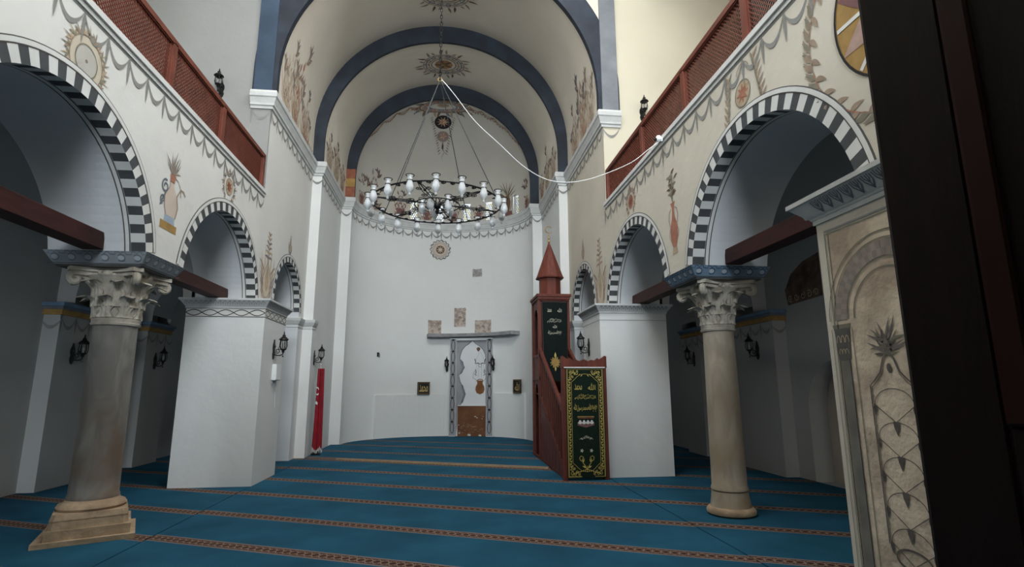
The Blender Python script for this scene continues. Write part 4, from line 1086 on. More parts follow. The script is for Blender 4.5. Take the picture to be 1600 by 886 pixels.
# ------------------------------------------------------------------ pulpit (minbar)
MX0, MX1, MY0, MY1, KY = 2.27, 2.97, 9.66, 13.25, 12.30
mn = thing('minbar', 'tall reddish wooden minbar stair with a pointed turret and lattice rails', 'minbar', (2.62, 11.45, 0))
def mpart(mb, name, mat=mahog, smooth=False, parent=None): return rel(mb, mn).build(name, mat, parent or mn, smooth)
st_z = lambda y: .10 + .555 * (y - 9.95)
hr_z = lambda y: 1.14 + .53 * (y - 9.88)
for side, x in ((0, MX0), (1, MX1)):
    # planks below, each its own board with a shadow joint
    y = 9.80; k = 0
    while y < KY - .02:
        y1 = min(y + .165, KY); top = lambda q: max(.06, min(.80, st_z(q) - .04))
        mb = MB(); xa, xb = (x, x + .03) if side == 0 else (x - .03, x)
        pj = .004 * (k % 2)
        v = [(xa - pj, y + .005, .05), (xa - pj, y1 - .005, .05), (xa - pj, y1 - .005, top(y1)), (xa - pj, y + .005, top(y)), (xb, y + .005, .05), (xb, y1 - .005, .05), (xb, y1 - .005, top(y1)), (xb, y + .005, top(y))]
        mb.add(v, [(0, 1, 2, 3), (7, 6, 5, 4), (0, 4, 5, 1), (1, 5, 6, 2), (2, 6, 7, 3), (3, 7, 4, 0)])
        mpart(mb, 'plank'); y += .165; k += 1
    mb = MB(); xm = x + .015 if side == 0 else x - .015
    mb.box(xm - .025, xm + .025, 9.78, MY1, 0, .055); mpart(mb, 'base_rail')
    mb = MB(); mb.bar((xm, 9.80, st_z(9.80) + .04), (xm, KY, st_z(KY)), .055, .11); mpart(mb, 'stringer')
    mb = MB(); mb.bar((xm, 9.74, hr_z(9.74)), (xm, KY + .03, hr_z(KY + .03)), .06, .085); mpart(mb, 'handrail')
    mb = MB(); mb.box(xm - .022, xm + .022, 11.0, KY, .80, .90); mpart(mb, 'middle_rail')
    # triangular inset panel
    mb = MB(); mb.prism([(11.15, .90), (KY, .90), (KY, st_z(KY) - .05), (11.45, st_z(11.45) - .05)], lambda u, v, d: (xm + d, u, v), -.008, .008); mpart(mb, 'triangle_panel', nmat('lighter_panel_wood', (.16, .06, .045, 1), .5, .25, 4))
    yb = 9.98
    while yb < KY - .05:
        mb = MB(); mb.box(xm - .016, xm + .016, yb - .028, yb + .028, st_z(yb) + .04, hr_z(yb) - .03); mpart(mb, 'baluster'); yb += .20
    # turret side: posts, pointed arch above, panel, pointed passage below
    for yp in (KY + .04, MY1 - .04):
        mb = MB(); mb.box(xm - .04, xm + .04, yp - .04, yp + .04, 0, 3.62); mpart(mb, 'post')
    def pointed(z0, zs, za, zt, hw):
        yc = (KY + MY1) / 2; L_ = []; 
        for i in range(9):
            q = i / 8; L_.append((yc - hw * math.cos(q * PI / 2) ** .9, zs + (za - zs) * math.sin(q * PI / 2) ** 1.15))
        poly = [(KY + .06, z0), (yc - hw, z0)] + L_ + [(2 * yc - a_, b_) for a_, b_ in L_[::-1][1:]] + [(yc + hw, z0), (MY1 - .06, z0), (MY1 - .06, zt), (KY + .06, zt)]
        mb = MB()
        nn = len(poly); half = [(KY + .06, z0), (yc - hw, z0)] + L_ + [(yc, zt), (KY + .06, zt)]
        mb.prism(half, lambda u, v, d: (xm + d, u, v), -.012, .012); mb.prism([(2 * yc - a_, b_) for a_, b_ in half[::-1]], lambda u, v, d: (xm + d, u, v), -.012, .012)
        return mb
    mpart(pointed(2.30, 2.95, 3.42, 3.60, .30), 'arched_panel'); mpart(pointed(.05, 1.15, 1.66, 1.78, .28), 'arched_panel')
    mb = MB(); mb.box(xm - .014, xm + .014, KY + .06, MY1 - .06, 1.78, 2.30)
    mpart(mb, 'side_panel')
    for zz in (1.78, 2.30):
        mb = MB(); mb.box(xm - .03, xm + .03, KY, MY1, zz - .03, zz + .03); mpart(mb, 'cross_rail')
ns = 8
for k in range(ns):
    ya = 9.95 + (KY - 9.95) * k / ns; yb = 9.95 + (KY - 9.95) * (k + 1) / ns; zt = (k + 1) * 1.45 / ns
    mb = MB(); mb.box(MX0 + .03, MX1 - .03, ya, yb + .02, zt - .03, zt); mb.box(MX0 + .03, MX1 - .03, ya + .012, ya + .03, zt - 1.45 / ns, zt - .03); mpart(mb, 'step')
mb = MB(); mb.box(MX0 + .03, MX1 - .03, KY, MY1, 1.42, 1.45); mpart(mb, 'turret_floor')
mb = MB(); mb.box(MX0 + .03, MX1 - .03, MY1 - .03, MY1, 0, 3.6); mpart(mb, 'back_panel')
mb = MB(); mb.box(MX0 - .03, MX1 + .03, KY - .04, MY1 + .03, 3.60, 3.66); mb.box(MX0 - .055, MX1 + .055, KY - .065, MY1 + .055, 3.66, 3.72)
rf = mpart(mb, 'turret_roof')
mb = MB(); cxk, cyk = (MX0 + MX1) / 2, (KY + MY1) / 2
mb.lathe([(.275, 3.72), (.262, 3.75), (.262, 4.16), (.285, 4.18)], 8, (cxk, cyk, 0), 0, PI / 8); mpart(mb, 'drum', mahog, False, rf)
mb = MB(); mb.lathe([(.345, 4.17), (.35, 4.20), (.33, 4.22), (.012, 5.10)], 8, (cxk, cyk, 0), 0, PI / 8); mpart(mb, 'spire', mahog, False, rf)
mb = MB()
for z, r in ((5.12, .035), (5.20, .028), (5.265, .02)): mb.sphere((cxk, cyk, z), r, 10, 6)
mb.tube([(cxk, cyk, 5.08), (cxk, cyk, 5.33)], .008, 6)
rc = .085
mb.tube([(cxk + rc * math.cos(q), cyk, 5.42 + rc * math.sin(q)) for q in [math.radians(60 + 300 * i / 24 - 30) for i in range(25)]], [.004 + .010 * math.sin(PI * i / 24) for i in range(25)], 6)
mpart(mb, 'crescent_finial', brass, True, rf)
# gate: posts and scalloped crest
for x in (MX0 - .02, MX1 + .02):
    mb = MB(); mb.box(x - .04, x + .04, MY0, MY0 + .09, 0, 1.97); mpart(mb, 'gate_post')
mb = MB(); gx0, gx1 = MX0 - .07, MX1 + .07; wg = gx1 - gx0
cr = [(0, 0), (1, 0), (1, .95), (.96, 1.0), (.90, .80), (.84, .66), (.80, .78), (.74, .55), (.66, .62), (.60, .50), (.5, .66), (.40, .50), (.34, .62), (.26, .55), (.20, .78), (.16, .66), (.10, .80), (.04, 1.0), (0, .95)]
mb.prism([(gx0 + wg * u, 1.955 + .19 * v) for u, v in cr], lambda u, v, d: (u, d, v), MY0 - .005, MY0 + .05); mpart(mb, 'gate_crest')
mb = MB(); mb.box(gx0, gx1, MY0 - .01, MY0 + .10, 1.93, 1.96); mpart(mb, 'gate_lintel')
# ------------------------------------------------------------------ writing: mesh outlines of Arabic letters in joined forms (right to left)
def glyphs(s):
    cu = bpy.data.curves.new('lettering', 'FONT'); cu.body = s; cu.size = 1; cu.resolution_u = 2
    ob = bpy.data.objects.new('lettering', cu); COL.objects.link(ob)
    bpy.context.view_layer.update()
    dg = bpy.context.evaluated_depsgraph_get(); me = bpy.data.meshes.new_from_object(ob.evaluated_get(dg), depsgraph=dg)
    v = [tuple(p.co)[:2] for p in me.vertices]; f = [tuple(p.vertices) for p in me.polygons]
    bpy.data.objects.remove(ob); bpy.data.curves.remove(cu); bpy.data.meshes.remove(me)
    xs = [p[0] for p in v]; ys = [p[1] for p in v]
    return v, f, (min(xs), max(xs), min(ys), max(ys))
T_ALLAH = '\uFDF2'
T_MUH = '\uFEAA\uFEE4\uFEA4\uFEE3'
T_BISM = '\uFDFD'
LA, ILAHA, ILLA = '\uFEFB', '\uFEEA\uFEDF\u0625', '\uFEFB\u0625'
RASUL = '\uFEDD\uFEEE\uFEB3\u0631'
T_SHAH = T_ALLAH + RASUL + T_MUH + T_ALLAH + ILLA + ILAHA + LA
def write(s, u0, u1, v0, v1, fn, name, mat, parent, lift=.004, keep=True):
    v, f, (a, b, c, d) = glyphs(s)
    ku, kv = (u1 - u0) / (b - a), (v1 - v0) / (d - c)
    mb = MB(); mb.add([fn(u0 + (x - a) * ku, v0 + (y - c) * kv, lift) for x, y in v], f)
    return mb.build(name, mat, parent, fix=False)
green = nmat('dark_green_velvet', (.010, .022, .014, 1), .85, .3, 20, spec=.15)
blackg = nmat('black_green_velvet', (.007, .013, .012, 1), .85, .3, 20, spec=.15)
def banner(name, label, x0, x1, y, z0, z1, mat, taper=0):
    t = thing(name, label, 'banner', ((x0 + x1) / 2, y, z0)); hw, h = (x1 - x0) / 2, z1 - z0
    mb = MB()
    def fn(u, v): return ((u - .5) * 2 * hw * (1 - taper * (1 - v)), .006 * math.sin(u * 9) * (1 - v), h * v)
    mb.grid(fn, 16, 16); mb.grid(lambda u, v: (fn(u, v)[0], fn(u, v)[1] + .006, fn(u, v)[2]), 16, 16, 0, True)
    cl = mb.build('cloth', mat, t, fix=False)
    def on(u, v, d):                                         # u from centre in metres, v height
        q = v / h; k = 1 - taper * (1 - q); uu = u / hw * .5 + .5
        return (u * k, .006 * math.sin(uu * 9) * (1 - q) - d, v)
    mb = MB(); mb.tube([(-hw - .03, -.004, h + .006), (hw + .03, -.004, h + .006)], .011, 8); mb.build('rod', gwhite if taper == 0 else mahog, t)
    return t, cl, on, hw, h
bt, cl, on, hw, h = banner('embroidered_banner', 'dark green banner with gold border and Arabic writing on the pulpit gate', 2.275, 2.965, MY0 - .035, .045, 1.925, green)
p = Paint(2)
for e in (.018, .030): p.stroke([(-hw + e, e), (hw - e, e), (hw - e, h - e), (-hw + e, h - e), (-hw + e, e)], .007, P_gold)
for sg in (-1, 1):                                            # scroll vine up each side
    x0 = sg * (hw - .062); z = .16; k = 0
    while z < h - .16:
        p.arc((x0 + (.010 if k % 2 else -.010), z), .022, PI / 2, PI * 1.5 if k % 2 else -PI / 2, .008, P_gold, 7)
        p.leaf((x0, z + .02), PI / 2 + (.9 if k % 2 else -.9), .032, .014, P_gold); p.leaf((x0, z - .01), -PI / 2 + (.9 if k % 2 else -.9), .026, .012, P_gold)
        z += .045; k += 1
    inner = sg * (hw - .098); p.stroke([(inner, .25), (inner, h - .25)], .006, P_gold)
    for zc_, up in ((.03, 1), (h - .03, -1)):                 # corner sprays and the short edge
        cxn = sg * (hw - .04)
        for (dx, dz, r) in ((.05, .05, .035), (.10, .04, .028), (.05, .11, .03), (.13, .075, .024), (.085, .13, .022), (.17, .035, .024), (.05, .17, .02)):
            p.scroll((cxn - sg * dx, zc_ + up * dz), r, up * sg, 1.3, .007, P_gold, sg * up)
        for k in range(6): p.leaf((cxn - sg * (.06 + .04 * k), zc_ + up * (.03 + .012 * k)), (PI / 2) * up + sg * .8, .045, .016, P_gold)
        p.stroke([(inner, zc_ + up * .22), (inner - sg * .05, zc_ + up * .18), (inner - sg * .10, zc_ + up * .13), (inner - sg * .16, zc_ + up * .085), (0, zc_ + up * .075)], .006, P_gold)
# flower stems at the foot
for sg in (-1, 1):
    p.stroke([(0, .13), (sg * .03, .20), (sg * .07, .25), (sg * .085, .30), (sg * .06, .345), (sg * .10, .37), (sg * .13, .34), (sg * .12, .30), (sg * .09, .28)], .010, P_gold)
    p.leaf((sg * .02, .17), PI / 2 - sg * 1.0, .07, .03, P_gold, -.4 * sg); p.leaf((sg * .07, .26), PI / 2 + sg * .3, .07, .025, P_gold)
    for k in range(5): p.leaf((sg * .085, .455), k * 2 * PI / 5, .034, .02, P_silver)
p.stroke([(0, .10), (0, .20)], .008, P_gold)
for k in range(-2, 3): p.scroll((k * .04, .66 + .012 * (2 - abs(k))), .018, 0, 1.2, .006, P_silver, 1 if k > 0 else -1)
p.arc((0, .67), .035, 0, PI, .006, P_silver, 10); p.stroke([(-.12, .645), (-.09, .668), (-.06, .645)], .007, P_silver); p.stroke([(.12, .645), (.09, .668), (.06, .645)], .007, P_silver)
# scalloped white motif under a gold and red bar
zk = .92
p.poly([(-.15, zk - .035), (0, zk - .075), (.15, zk - .035), (.15, zk + .02), (-.15, zk + .02)], P_plum)
p.layer = 1; p.poly([(-.155, zk + .10), (.155, zk + .10), (.145, zk + .12), (-.145, zk + .12)], P_ochre); p.stroke([(-.14, zk + .085), (.14, zk + .085)], .008, P_rust)
for k in range(4):
    u = -.105 + .07 * k; p.poly([(u - .04, zk + .05), (u - .036, zk + .0), (u, zk - .02), (u + .036, zk + .0), (u + .04, zk + .05)], P_white)
p.layer = 2
for k in range(5):
    u = -.14 + .07 * k; p.leaf((u, zk + .072), -PI / 2, .06, .04, blackg)
p.build('gold_embroidery', on, cl)
write(T_ALLAH, .055, .19, h - .385, h - .265, on, 'writing', P_gold, cl); write(T_MUH, -.19, -.055, h - .385, h - .285, on, 'writing', P_gold, cl)
write(T_BISM, -.19, .19, h - .555, h - .455, on, 'writing', P_gold, cl); write(T_SHAH, -.21, .21, h - .765, h - .615, on, 'writing', P_gold, cl)
bt, cl, on, hw, h = banner('embroidered_banner', 'black green banner with pale writing hanging inside the pulpit turret', 2.31, 2.93, KY - .06, 1.72, 3.56, blackg, .12)
p = Paint(3); zz = .42
for k in range(12): p.leaf((.0, zz), 2 * PI * k / 12, .12 + .03 * (k % 2), .035, P_ochre)
for k in range(6): p.scroll((.09 * math.cos(k * PI / 3), zz + .09 * math.sin(k * PI / 3)), .035, k, 1.2, .008, P_gold)
p.leaf((0, zz + .1), PI / 2, .13, .05, P_gold); p.leaf((0, zz - .1), -PI / 2, .1, .045, P_gold)
p.stroke([(-hw + .02, h - .03), (hw - .02, h - .03)], .008, P_plum); p.stroke([(-hw + .015, .02), (-hw + .015, h - .03)], .006, P_plum)
p.build('gold_embroidery', on, cl)
write(T_ALLAH, .07, .17, h - .27, h - .17, on, 'writing', P_silver, cl); write(T_MUH, -.17, -.07, h - .27, h - .18, on, 'writing', P_silver, cl)
write(T_BISM, -.18, .16, h - .52, h - .41, on, 'writing', P_silver, cl); write(T_SHAH, -.17, .16, h - .80, h - .68, on, 'writing', P_silver, cl)
write(T_ALLAH, -.05, .05, h - .64, h - .56, on, 'writing', P_silver, cl)
# ------------------------------------------------------------------ mihrab
mh = thing('mihrab', 'grey and white painted mihrab niche with ogee head and brown lower board', 'mihrab', (.965, 17.93, .045), MA)
mgrey = nmat('mihrab_grey_paint', (.34, .345, .36, 1), .85, .12, 4)
mwhite = nmat('mihrab_white_plaster', (.72, .73, .74, 1), .85, .06, 2, .2, 8)
HW, HT = .715, 3.14
mb = MB()
for sg in (-1, 1): mb.box(*sorted((sg * .50, sg * HW)), 0, .30, 0, HT)
mb.box(-.50, .50, 0, .30, 3.06, HT); mb.build('frame', mwhite, mh)
mb = MB(); mb.box(-.50, .50, .10, .28, 0, 3.06); niche = mb.build('niche_back', mwhite, mh)
p = Paint(4)
# grey surround with an ogee head and a draped, lobed left edge
left = [(-.50, 0.0), (-.36, .98), (-.27, 1.12), (-.22, 1.32), (-.28, 1.55), (-.38, 1.72), (-.43, 1.93), (-.32, 2.02), (-.25, 2.18), (-.30, 2.36), (-.40, 2.46), (-.385, 2.58), (-.33, 2.74), (-.22, 2.88), (-.10, 2.95), (-.03, 3.02), (.02, 3.07)]
right = [(.49, 0.0), (.475, 1.0), (.47, 2.45), (.45, 2.60), (.37, 2.76), (.25, 2.88), (.13, 2.95), (.06, 3.02), (.02, 3.07)]
for L_ in (left, right):
    sg = -.50 if L_ is left else .50
    for a_, b_ in zip(L_, L_[1:]): p.poly([(sg, a_[1]), a_, b_, (sg, b_[1])] if abs(a_[0] - sg) > 1e-6 else [(sg, a_[1]), b_, (sg, b_[1])], mgrey)
p.layer = 1
p.stroke(left[1:], .024, P_slate); p.stroke(right[1:], .018, P_slate)
for d in (.05, .10): p.stroke([(-.36 + d * .6, 1.05), (-.30 + d, 1.32), (-.36 + d * .6, 1.62)], .026, P_slate); p.stroke([(-.40 + d * .5, 1.98), (-.34 + d, 2.18), (-.42 + d * .7, 2.42)], .024, P_slate)
# hanging lamp drawing and the brown jug
ju = .28
p.leaf((ju - .06, 2.84), -PI / 2, .15, .13, P_umber)
for sg in (-1, 1):
    p.stroke([(ju + sg * .02, 2.30), (ju + sg * .09, 2.32), (ju + sg * .16, 2.30), (ju + sg * .15, 2.38), (ju + sg * .18, 2.46)], .026, P_black)
    p.stroke([(ju + sg * .02, 2.68), (ju + sg * .13, 2.42)], .008, P_grey); p.stroke([(ju + sg * .10, 2.28), (ju + sg * .15, 2.10)], .008, P_grey)
    p.stroke([(ju + sg * .15, 2.12), (ju + sg * .13, 2.02), (ju + sg * .17, 1.95), (ju + sg * .11, 1.92)], .022, P_black)
    p.stroke([(ju + sg * .05, 2.2), (ju + sg * .05, 1.86)], .008, P_grey)
p.ring((ju, 2.24), .055, .05, .010, P_black, 16)
p.stroke([(ju - .17, 2.08), (ju - .22, 1.98), (ju - .24, 1.84), (ju - .15, 1.80), (ju - .10, 1.72)], .009, P_black); p.stroke([(ju + .17, 2.08), (ju + .20, 1.96), (ju + .19, 1.83), (ju + .11, 1.72)], .009, P_black)
p.poly([(ju - .10, 1.76), (ju - .085, 1.66), (ju - .14, 1.56), (ju - .15, 1.46), (ju - .11, 1.36), (ju, 1.315), (ju + .11, 1.36), (ju + .15, 1.46), (ju + .14, 1.56), (ju + .085, 1.66), (ju + .10, 1.76)], P_brown)
p.arc((ju, 1.75), .10, 0, PI, .022, P_brown, 10, .05)
p.build('painted_jug_and_drape', lambda u, v, d: (u, .10 - d, v), niche)
for sg in (-1, 1):                                             # interlaced chain on each side strip
    p = Paint(6); u0 = sg * .605; p.poly([(u0 - .085, .02), (u0 + .085, .02), (u0 + .085, HT - .05), (u0 - .085, HT - .05)], mgrey); p.layer = 1
    nlk = 8; lh = (HT - .14) / nlk
    for k in range(nlk):
        zc_ = .08 + lh * (k + .5); p.ring((u0, zc_), .055, lh * .45, .024, line_d, 18); p.stroke([(u0 - .05, zc_ + lh * .5), (u0 + .05, zc_ + lh * .5)], .04, P_black)
    for q in (-.088, .088): p.stroke([(u0 + q, .02), (u0 + q, HT - .05)], .012, P_slate)
    p.build('painted_chain', lambda u, v, d: (u, -d, v), mh)
scuffed = nmat('scuffed_brown_board', (.20, .085, .033, 1), .6, .4, 3, .2, 20, col2=(.13, .05, .02, 1))
mb = MB(); mb.box(-.44, .475, .065, .10, 0, .95); bd = mb.build('lower_board', scuffed, mh)
mb = MB(); mb.box(-.44, .475, .05, .10, .95, .975); mb.build('board_cap', mwhite, mh)
p = Paint(8)
for k in range(26):
    u, v = p.rnd.uniform(-.42, .40), p.rnd.uniform(.02, .42); l = p.rnd.uniform(.03, .14); p.stroke([(u, v), (u + l, v + p.rnd.uniform(-.02, .03))], .006, P_sand)
for (u, v, r) in ((.14, .62, .03), (.20, .58, .03), (.36, .55, .02), (.39, .62, .016), (.30, .03, .05), (-.05, .04, .06), (-.38, .1, .03), (-.40, .35, .025)): p.poly([(u + r * (.7 + .5 * p.rnd.random()) * math.cos(k * 1.05), v + .5 * r * (.7 + .5 * p.rnd.random()) * math.sin(k * 1.05)) for k in range(6)], P_white)
p.build('scuff_marks', lambda u, v, d: (u, .065 - d, v), bd)
# stone lintel shelf running along the curved wall above the mihrab
def lint(x0, x1, z, hgt, dep):
    a0, a1 = ell_at(x0), ell_at(x1); mb = MB(); n = 16
    R_ = [[apse_pt(a0 + (a1 - a0) * i / n, z + dz + .02 * i / n, off) for off, dz in ((-.0, 0), (dep, .015), (dep, hgt), (-.0, hgt))] for i in range(n + 1)]
    for a, b in zip(R_, R_[1:]):
        for j in range(4): mb.add([a[j], b[j], b[(j + 1) % 4], a[(j + 1) % 4]], [(0, 1, 2, 3)])
    mb.add(R_[0], [(0, 1, 2, 3)]); mb.add(R_[-1], [(3, 2, 1, 0)]); return mb
tag(lint(-.50, 2.46, 3.20, .12, .34).build('stone_lintel', nmat('rough_grey_lintel', (.33, .33, .335, 1), .9, .3, 6, .5, 25), None), 'long rough grey stone ledge over the mihrab', 'ledge')
# lanterns on either side of the mihrab
for u, nm in ((-.80, 'black lantern beside the draped side of the mihrab'), (.735, 'black lantern beside the jug side of the mihrab')):
    x = .965 + u * math.cos(MA); y = 17.93 + u * math.sin(MA)
    if u < 0: yy = Y3 + AY * math.sin(ell_at(x)) - .005; put_lantern((x, yy, 2.25), -PI / 2 + MA * .4, nm)
    else: put_lantern((x, y + .02, 2.27), -PI / 2 + MA, nm)
# framed calligraphy on the ledges
frame_m = nmat('dark_carved_frame', (.045, .028, .018, 1), .5, .4, 30)
def picture(label, x, z, w, h_, text):
    a = ell_at(x); n = ell_normal(a); p0 = apse_pt(a, z, .115); t = thing('framed_calligraphy', label, 'picture', p0, math.atan2(n[0], -n[1]), 'framed calligraphy by the mihrab')
    bw = .05; mb = MB()
    for (x0, x1, z0, z1) in ((-w / 2, w / 2, 0, bw), (-w / 2, w / 2, h_ - bw, h_), (-w / 2, -w / 2 + bw, bw, h_ - bw), (w / 2 - bw, w / 2, bw, h_ - bw)): mb.box(x0, x1, -.02, .025, z0, z1)
    mb.build('frame', frame_m, t); mb = MB(); mb.box(-w / 2 + bw, w / 2 - bw, .005, .02, bw, h_ - bw); bk = mb.build('picture_ground', P_black, t)
    p = Paint()
    e = bw * .5; p.stroke([(-w / 2 + e, e), (w / 2 - e, e), (w / 2 - e, h_ - e), (-w / 2 + e, h_ - e), (-w / 2 + e, e)], .008, P_ochre); p.build('frame_gilding', lambda u, v, d: (u, -.02 - d, v), t)
    write(text, -w / 2 + bw + .015, w / 2 - bw - .015, bw + .03, h_ - bw - .03, lambda u, v, d: (u, .005 - d, v), 'writing', nmat('gilt_lettering', (.62, .44, .16, 1), .4, .1, 20, spec=.6), bk)
picture('small dark frame with bright gold Arabic letters on the wider ledge', -.58, 1.362, .40, .40, T_MUH)
picture('small dark frame with dull gold Arabic letters on the ledge near the pulpit', 2.46, 1.402, .36, .42, T_ALLAH)
# hook on the apse wall
hk = ell_at(-1.99); q = apse_pt(hk, 2.60, .0); n = ell_normal(hk)
t = thing('wall_hook', 'small black iron hook on the apse wall above the ledge end', 'hook', q, math.atan2(n[0], -n[1]))
mb = MB(); mb.box(-.03, .03, -.012, .0, -.06, .08); mb.build('plate', iron, t)
mb = MB(); mb.tube([(0, -.01, .05), (0, -.06, .06), (.01, -.08, .02), (.02, -.07, -.05), (.02, -.05, -.08)], .012, 6); mb.build('prong', iron, t)
# flag on a pole against the chancel wall
red = nmat('red_flag_cloth', (.27, .008, .018, 1), .75, .3, 6)
fl = thing('flag', 'furled red flag with white emblem and fringe on a pole by the chancel wall', 'flag', (-2.85, 13.72, .045))
mb = MB(); mb.lathe([(.11, 0), (.11, .03), (.03, .06), (.02, .12)], 14); mb.build('pole_foot', iron, fl)
mb = MB(); mb.tube([(0, 0, .05), (0, 0, 2.08)], .014, 8); mb.sphere((0, 0, 2.10), .03, 8, 6); mb.build('pole', nmat('pale_pole', (.6, .57, .5, 1), .5), fl)
mb = MB()
def drape(u, v):
    w = (.070 + .035 * (1 - v)) ; a = u * 2 * PI; rr = w * (1 + .28 * math.sin(5 * a + 1.5 * v))
    return (.02 + rr * .9 * math.cos(a), -.03 + rr * .75 * math.sin(a), .16 + 1.84 * v - .05 * (1 - v) * math.sin(3 * a))
mb.grid(drape, 44, 20); cloth = mb.build('cloth', red, fl, True, fix=False)
p = Paint()                                                    # crescent and star, broken by the folds
p.arc((.655, 1.42), .055, .5, 2 * PI - .5, .03, P_white, 14, .09)
for k in range(5): p.leaf((.66, 1.12), PI / 2 + 2 * PI * k / 5, .05, .035, P_white)
def on_drape(u, v, d):
    x, y, z = drape(u + (.0), v / 2.0); r = Vector((x - .02, y + .03, 0)).normalized() * (d + .004); return (x + r.x, y + r.y, z)
p.build('emblem', on_drape, cloth)
mb = MB()
for k in range(24):
    a = k / 24; q = drape(a, 0.0); mb.tube([q, (q[0] * 1.03, q[1] * 1.03, q[2] - .07)], .008, 4)
o = mb.build('fringe', P_white, cloth); o['kind'] = 'stuff'
# white switch box on the pier
sb = thing('switch_box', 'white electrical box on the pier under the black lantern', 'box', (-2.999, 10.62, 1.73))
mb = MB(); mb.box(0, .075, -.15, .15, 0, .29); o = mb.build('housing', gwhite, sb); bv = o.modifiers.new('edge', 'BEVEL'); bv.width = .008; bv.segments = 2
mb = MB(); mb.box(.075, .080, -.135, .135, .015, .275); mb.build('lid', gwhite, sb)
mb = MB(); mb.tube([(.01, -.1, 0), (.01, -.11, -.05), (.012, -.06, -.08), (.012, .1, -.20), (.012, .14, -.5)], .006, 5); mb.build('wire', gwhite, sb)
# dark roll of carpet lying deep in the right aisle
rc_ = thing('rolled_carpet', 'dark rolled carpet lying on the floor deep in the dark aisle', 'carpet', (5.2, 14.5, 0))
mb = MB(); mb.tube([(-.9, .1, .14), (.0, .0, .14), (.9, -.12, .14)], .14, 14); mb.build('roll', carp_r, rc_, True)
mb = MB(); mb.tube([(-.905 - .005 * i, .1, .14) for i in range(2)], .12, 14); mb.build('roll_end', P_umber, rc_)
# ------------------------------------------------------------------ open entrance door leaf beside the camera
F = Vector((1.172, 1.10, 0)); Hn = Vector((1.98, -.16, 0)); dv = (Hn - F).normalized(); Ld = (Hn - F).length
dn = Vector((dv.y, -dv.x, 0))
if dn.dot(Vector((.16, 0, 0)) - F) < 0: dn = -dn                # towards the doorway side
dr = thing('entrance_door', 'very dark brown panelled wooden door leaf standing open', 'door', F, math.atan2(dv.y, dv.x))
fs = -1 if (Matrix.Rotation(math.atan2(dv.y, dv.x), 3, 'Z') @ Vector((0, 1, 0))).dot(dn) < 0 else 1
def dbox(x0, x1, z0, z1, d0, d1, name, m=door_m):
    mb = MB(); y0, y1 = sorted((fs * d0, fs * d1)); mb.box(x0, x1, y0, y1, z0, z1); o = mb.build(name, m, dr); bv = o.modifiers.new('edge', 'BEVEL'); bv.width = .006; bv.segments = 1; return o
ST = .15
dbox(0, ST, .01, 3.15, -.06, 0, 'stile'); dbox(Ld - ST, Ld, .01, 3.15, -.06, 0, 'stile')
for z0, z1 in ((.01, .26), (1.29, 1.52), (2.95, 3.15)): dbox(ST, Ld - ST, z0, z1, -.06, -.001, 'rail')
redd = nmat('dark_red_moulding_wood', (.032, .006, .005, 1), .45, .3, 4)
for z0, z1 in ((.26, 1.29), (1.52, 2.95)):
    dbox(ST, Ld - ST, z0, z1, -.055, -.028, 'panel')
    for (x0, x1, a_, b_) in ((ST, ST + .05, z0, z1), (Ld - ST - .05, Ld - ST, z0, z1)): dbox(x0, x1, a_, b_, -.05, .008, 'moulding', redd)
    for (a_, b_) in ((z0, z0 + .05), (z1 - .05, z1)): dbox(ST + .05, Ld - ST - .05, a_, b_, -.05, .008, 'moulding', redd)
    dbox(ST + .16, Ld - ST - .16, z0 + .12, z1 - .12, -.04, -.012, 'raised_field')
# ------------------------------------------------------------------ wall paintings (flat paint laid on the plaster)
P_wash = nmat('pale_rose_wash', (.60, .50, .42, 1), .9, .12, 4)
P_wash2 = nmat('pale_straw_wash', (.60, .53, .42, 1), .9, .12, 4)
P_dust = nmat('dusty_brown_paint', (.36, .27, .20, 1), .88, .25, 9)
P_terra = nmat('faded_terracotta_paint', (.45, .20, .13, 1), .88, .3, 9)
P_mauve = nmat('grey_mauve_paint', (.26, .22, .22, 1), .88, .25, 9)
P_irid = nmat('smoky_violet_paint', (.17, .14, .16, 1), .88, .25, 9)
def wallmap(s): return lambda u, v, d: (s * (W - d), u, v)
def medallion(p, c, r, disc, ringc, star):
    p.disc(c, r, r, disc, 28); p.layer = 1; p.ring(c, r, r, r * .09, ringc, 30)
    if star:
        for k in range(8): p.leaf(c, k * PI / 4, r * .8, r * .28, star)
    p.disc(c, r * .12, r * .12, ringc, 10); p.layer = 0
def wreath(p, c, r0, n, cols, a0=-.4, a1=PI + .4, l=.16):
    for k in range(n):
        a = a0 + (a1 - a0) * k / (n - 1); q = (c[0] + r0 * math.cos(a), c[1] + r0 * 1.05 * math.sin(a))
        m = cols[k % len(cols)]
        p.leaf(q, a + .5, l, l * .28, m, .6); p.leaf(q, a - .7, l * .8, l * .24, m, -.5); p.leaf(q, a + .05, l * 1.3, l * .16, cols[(k + 1) % len(cols)], .3)
    p.arc(c, r0, a0, a1, .012, cols[0], 30, r0 * 1.05)
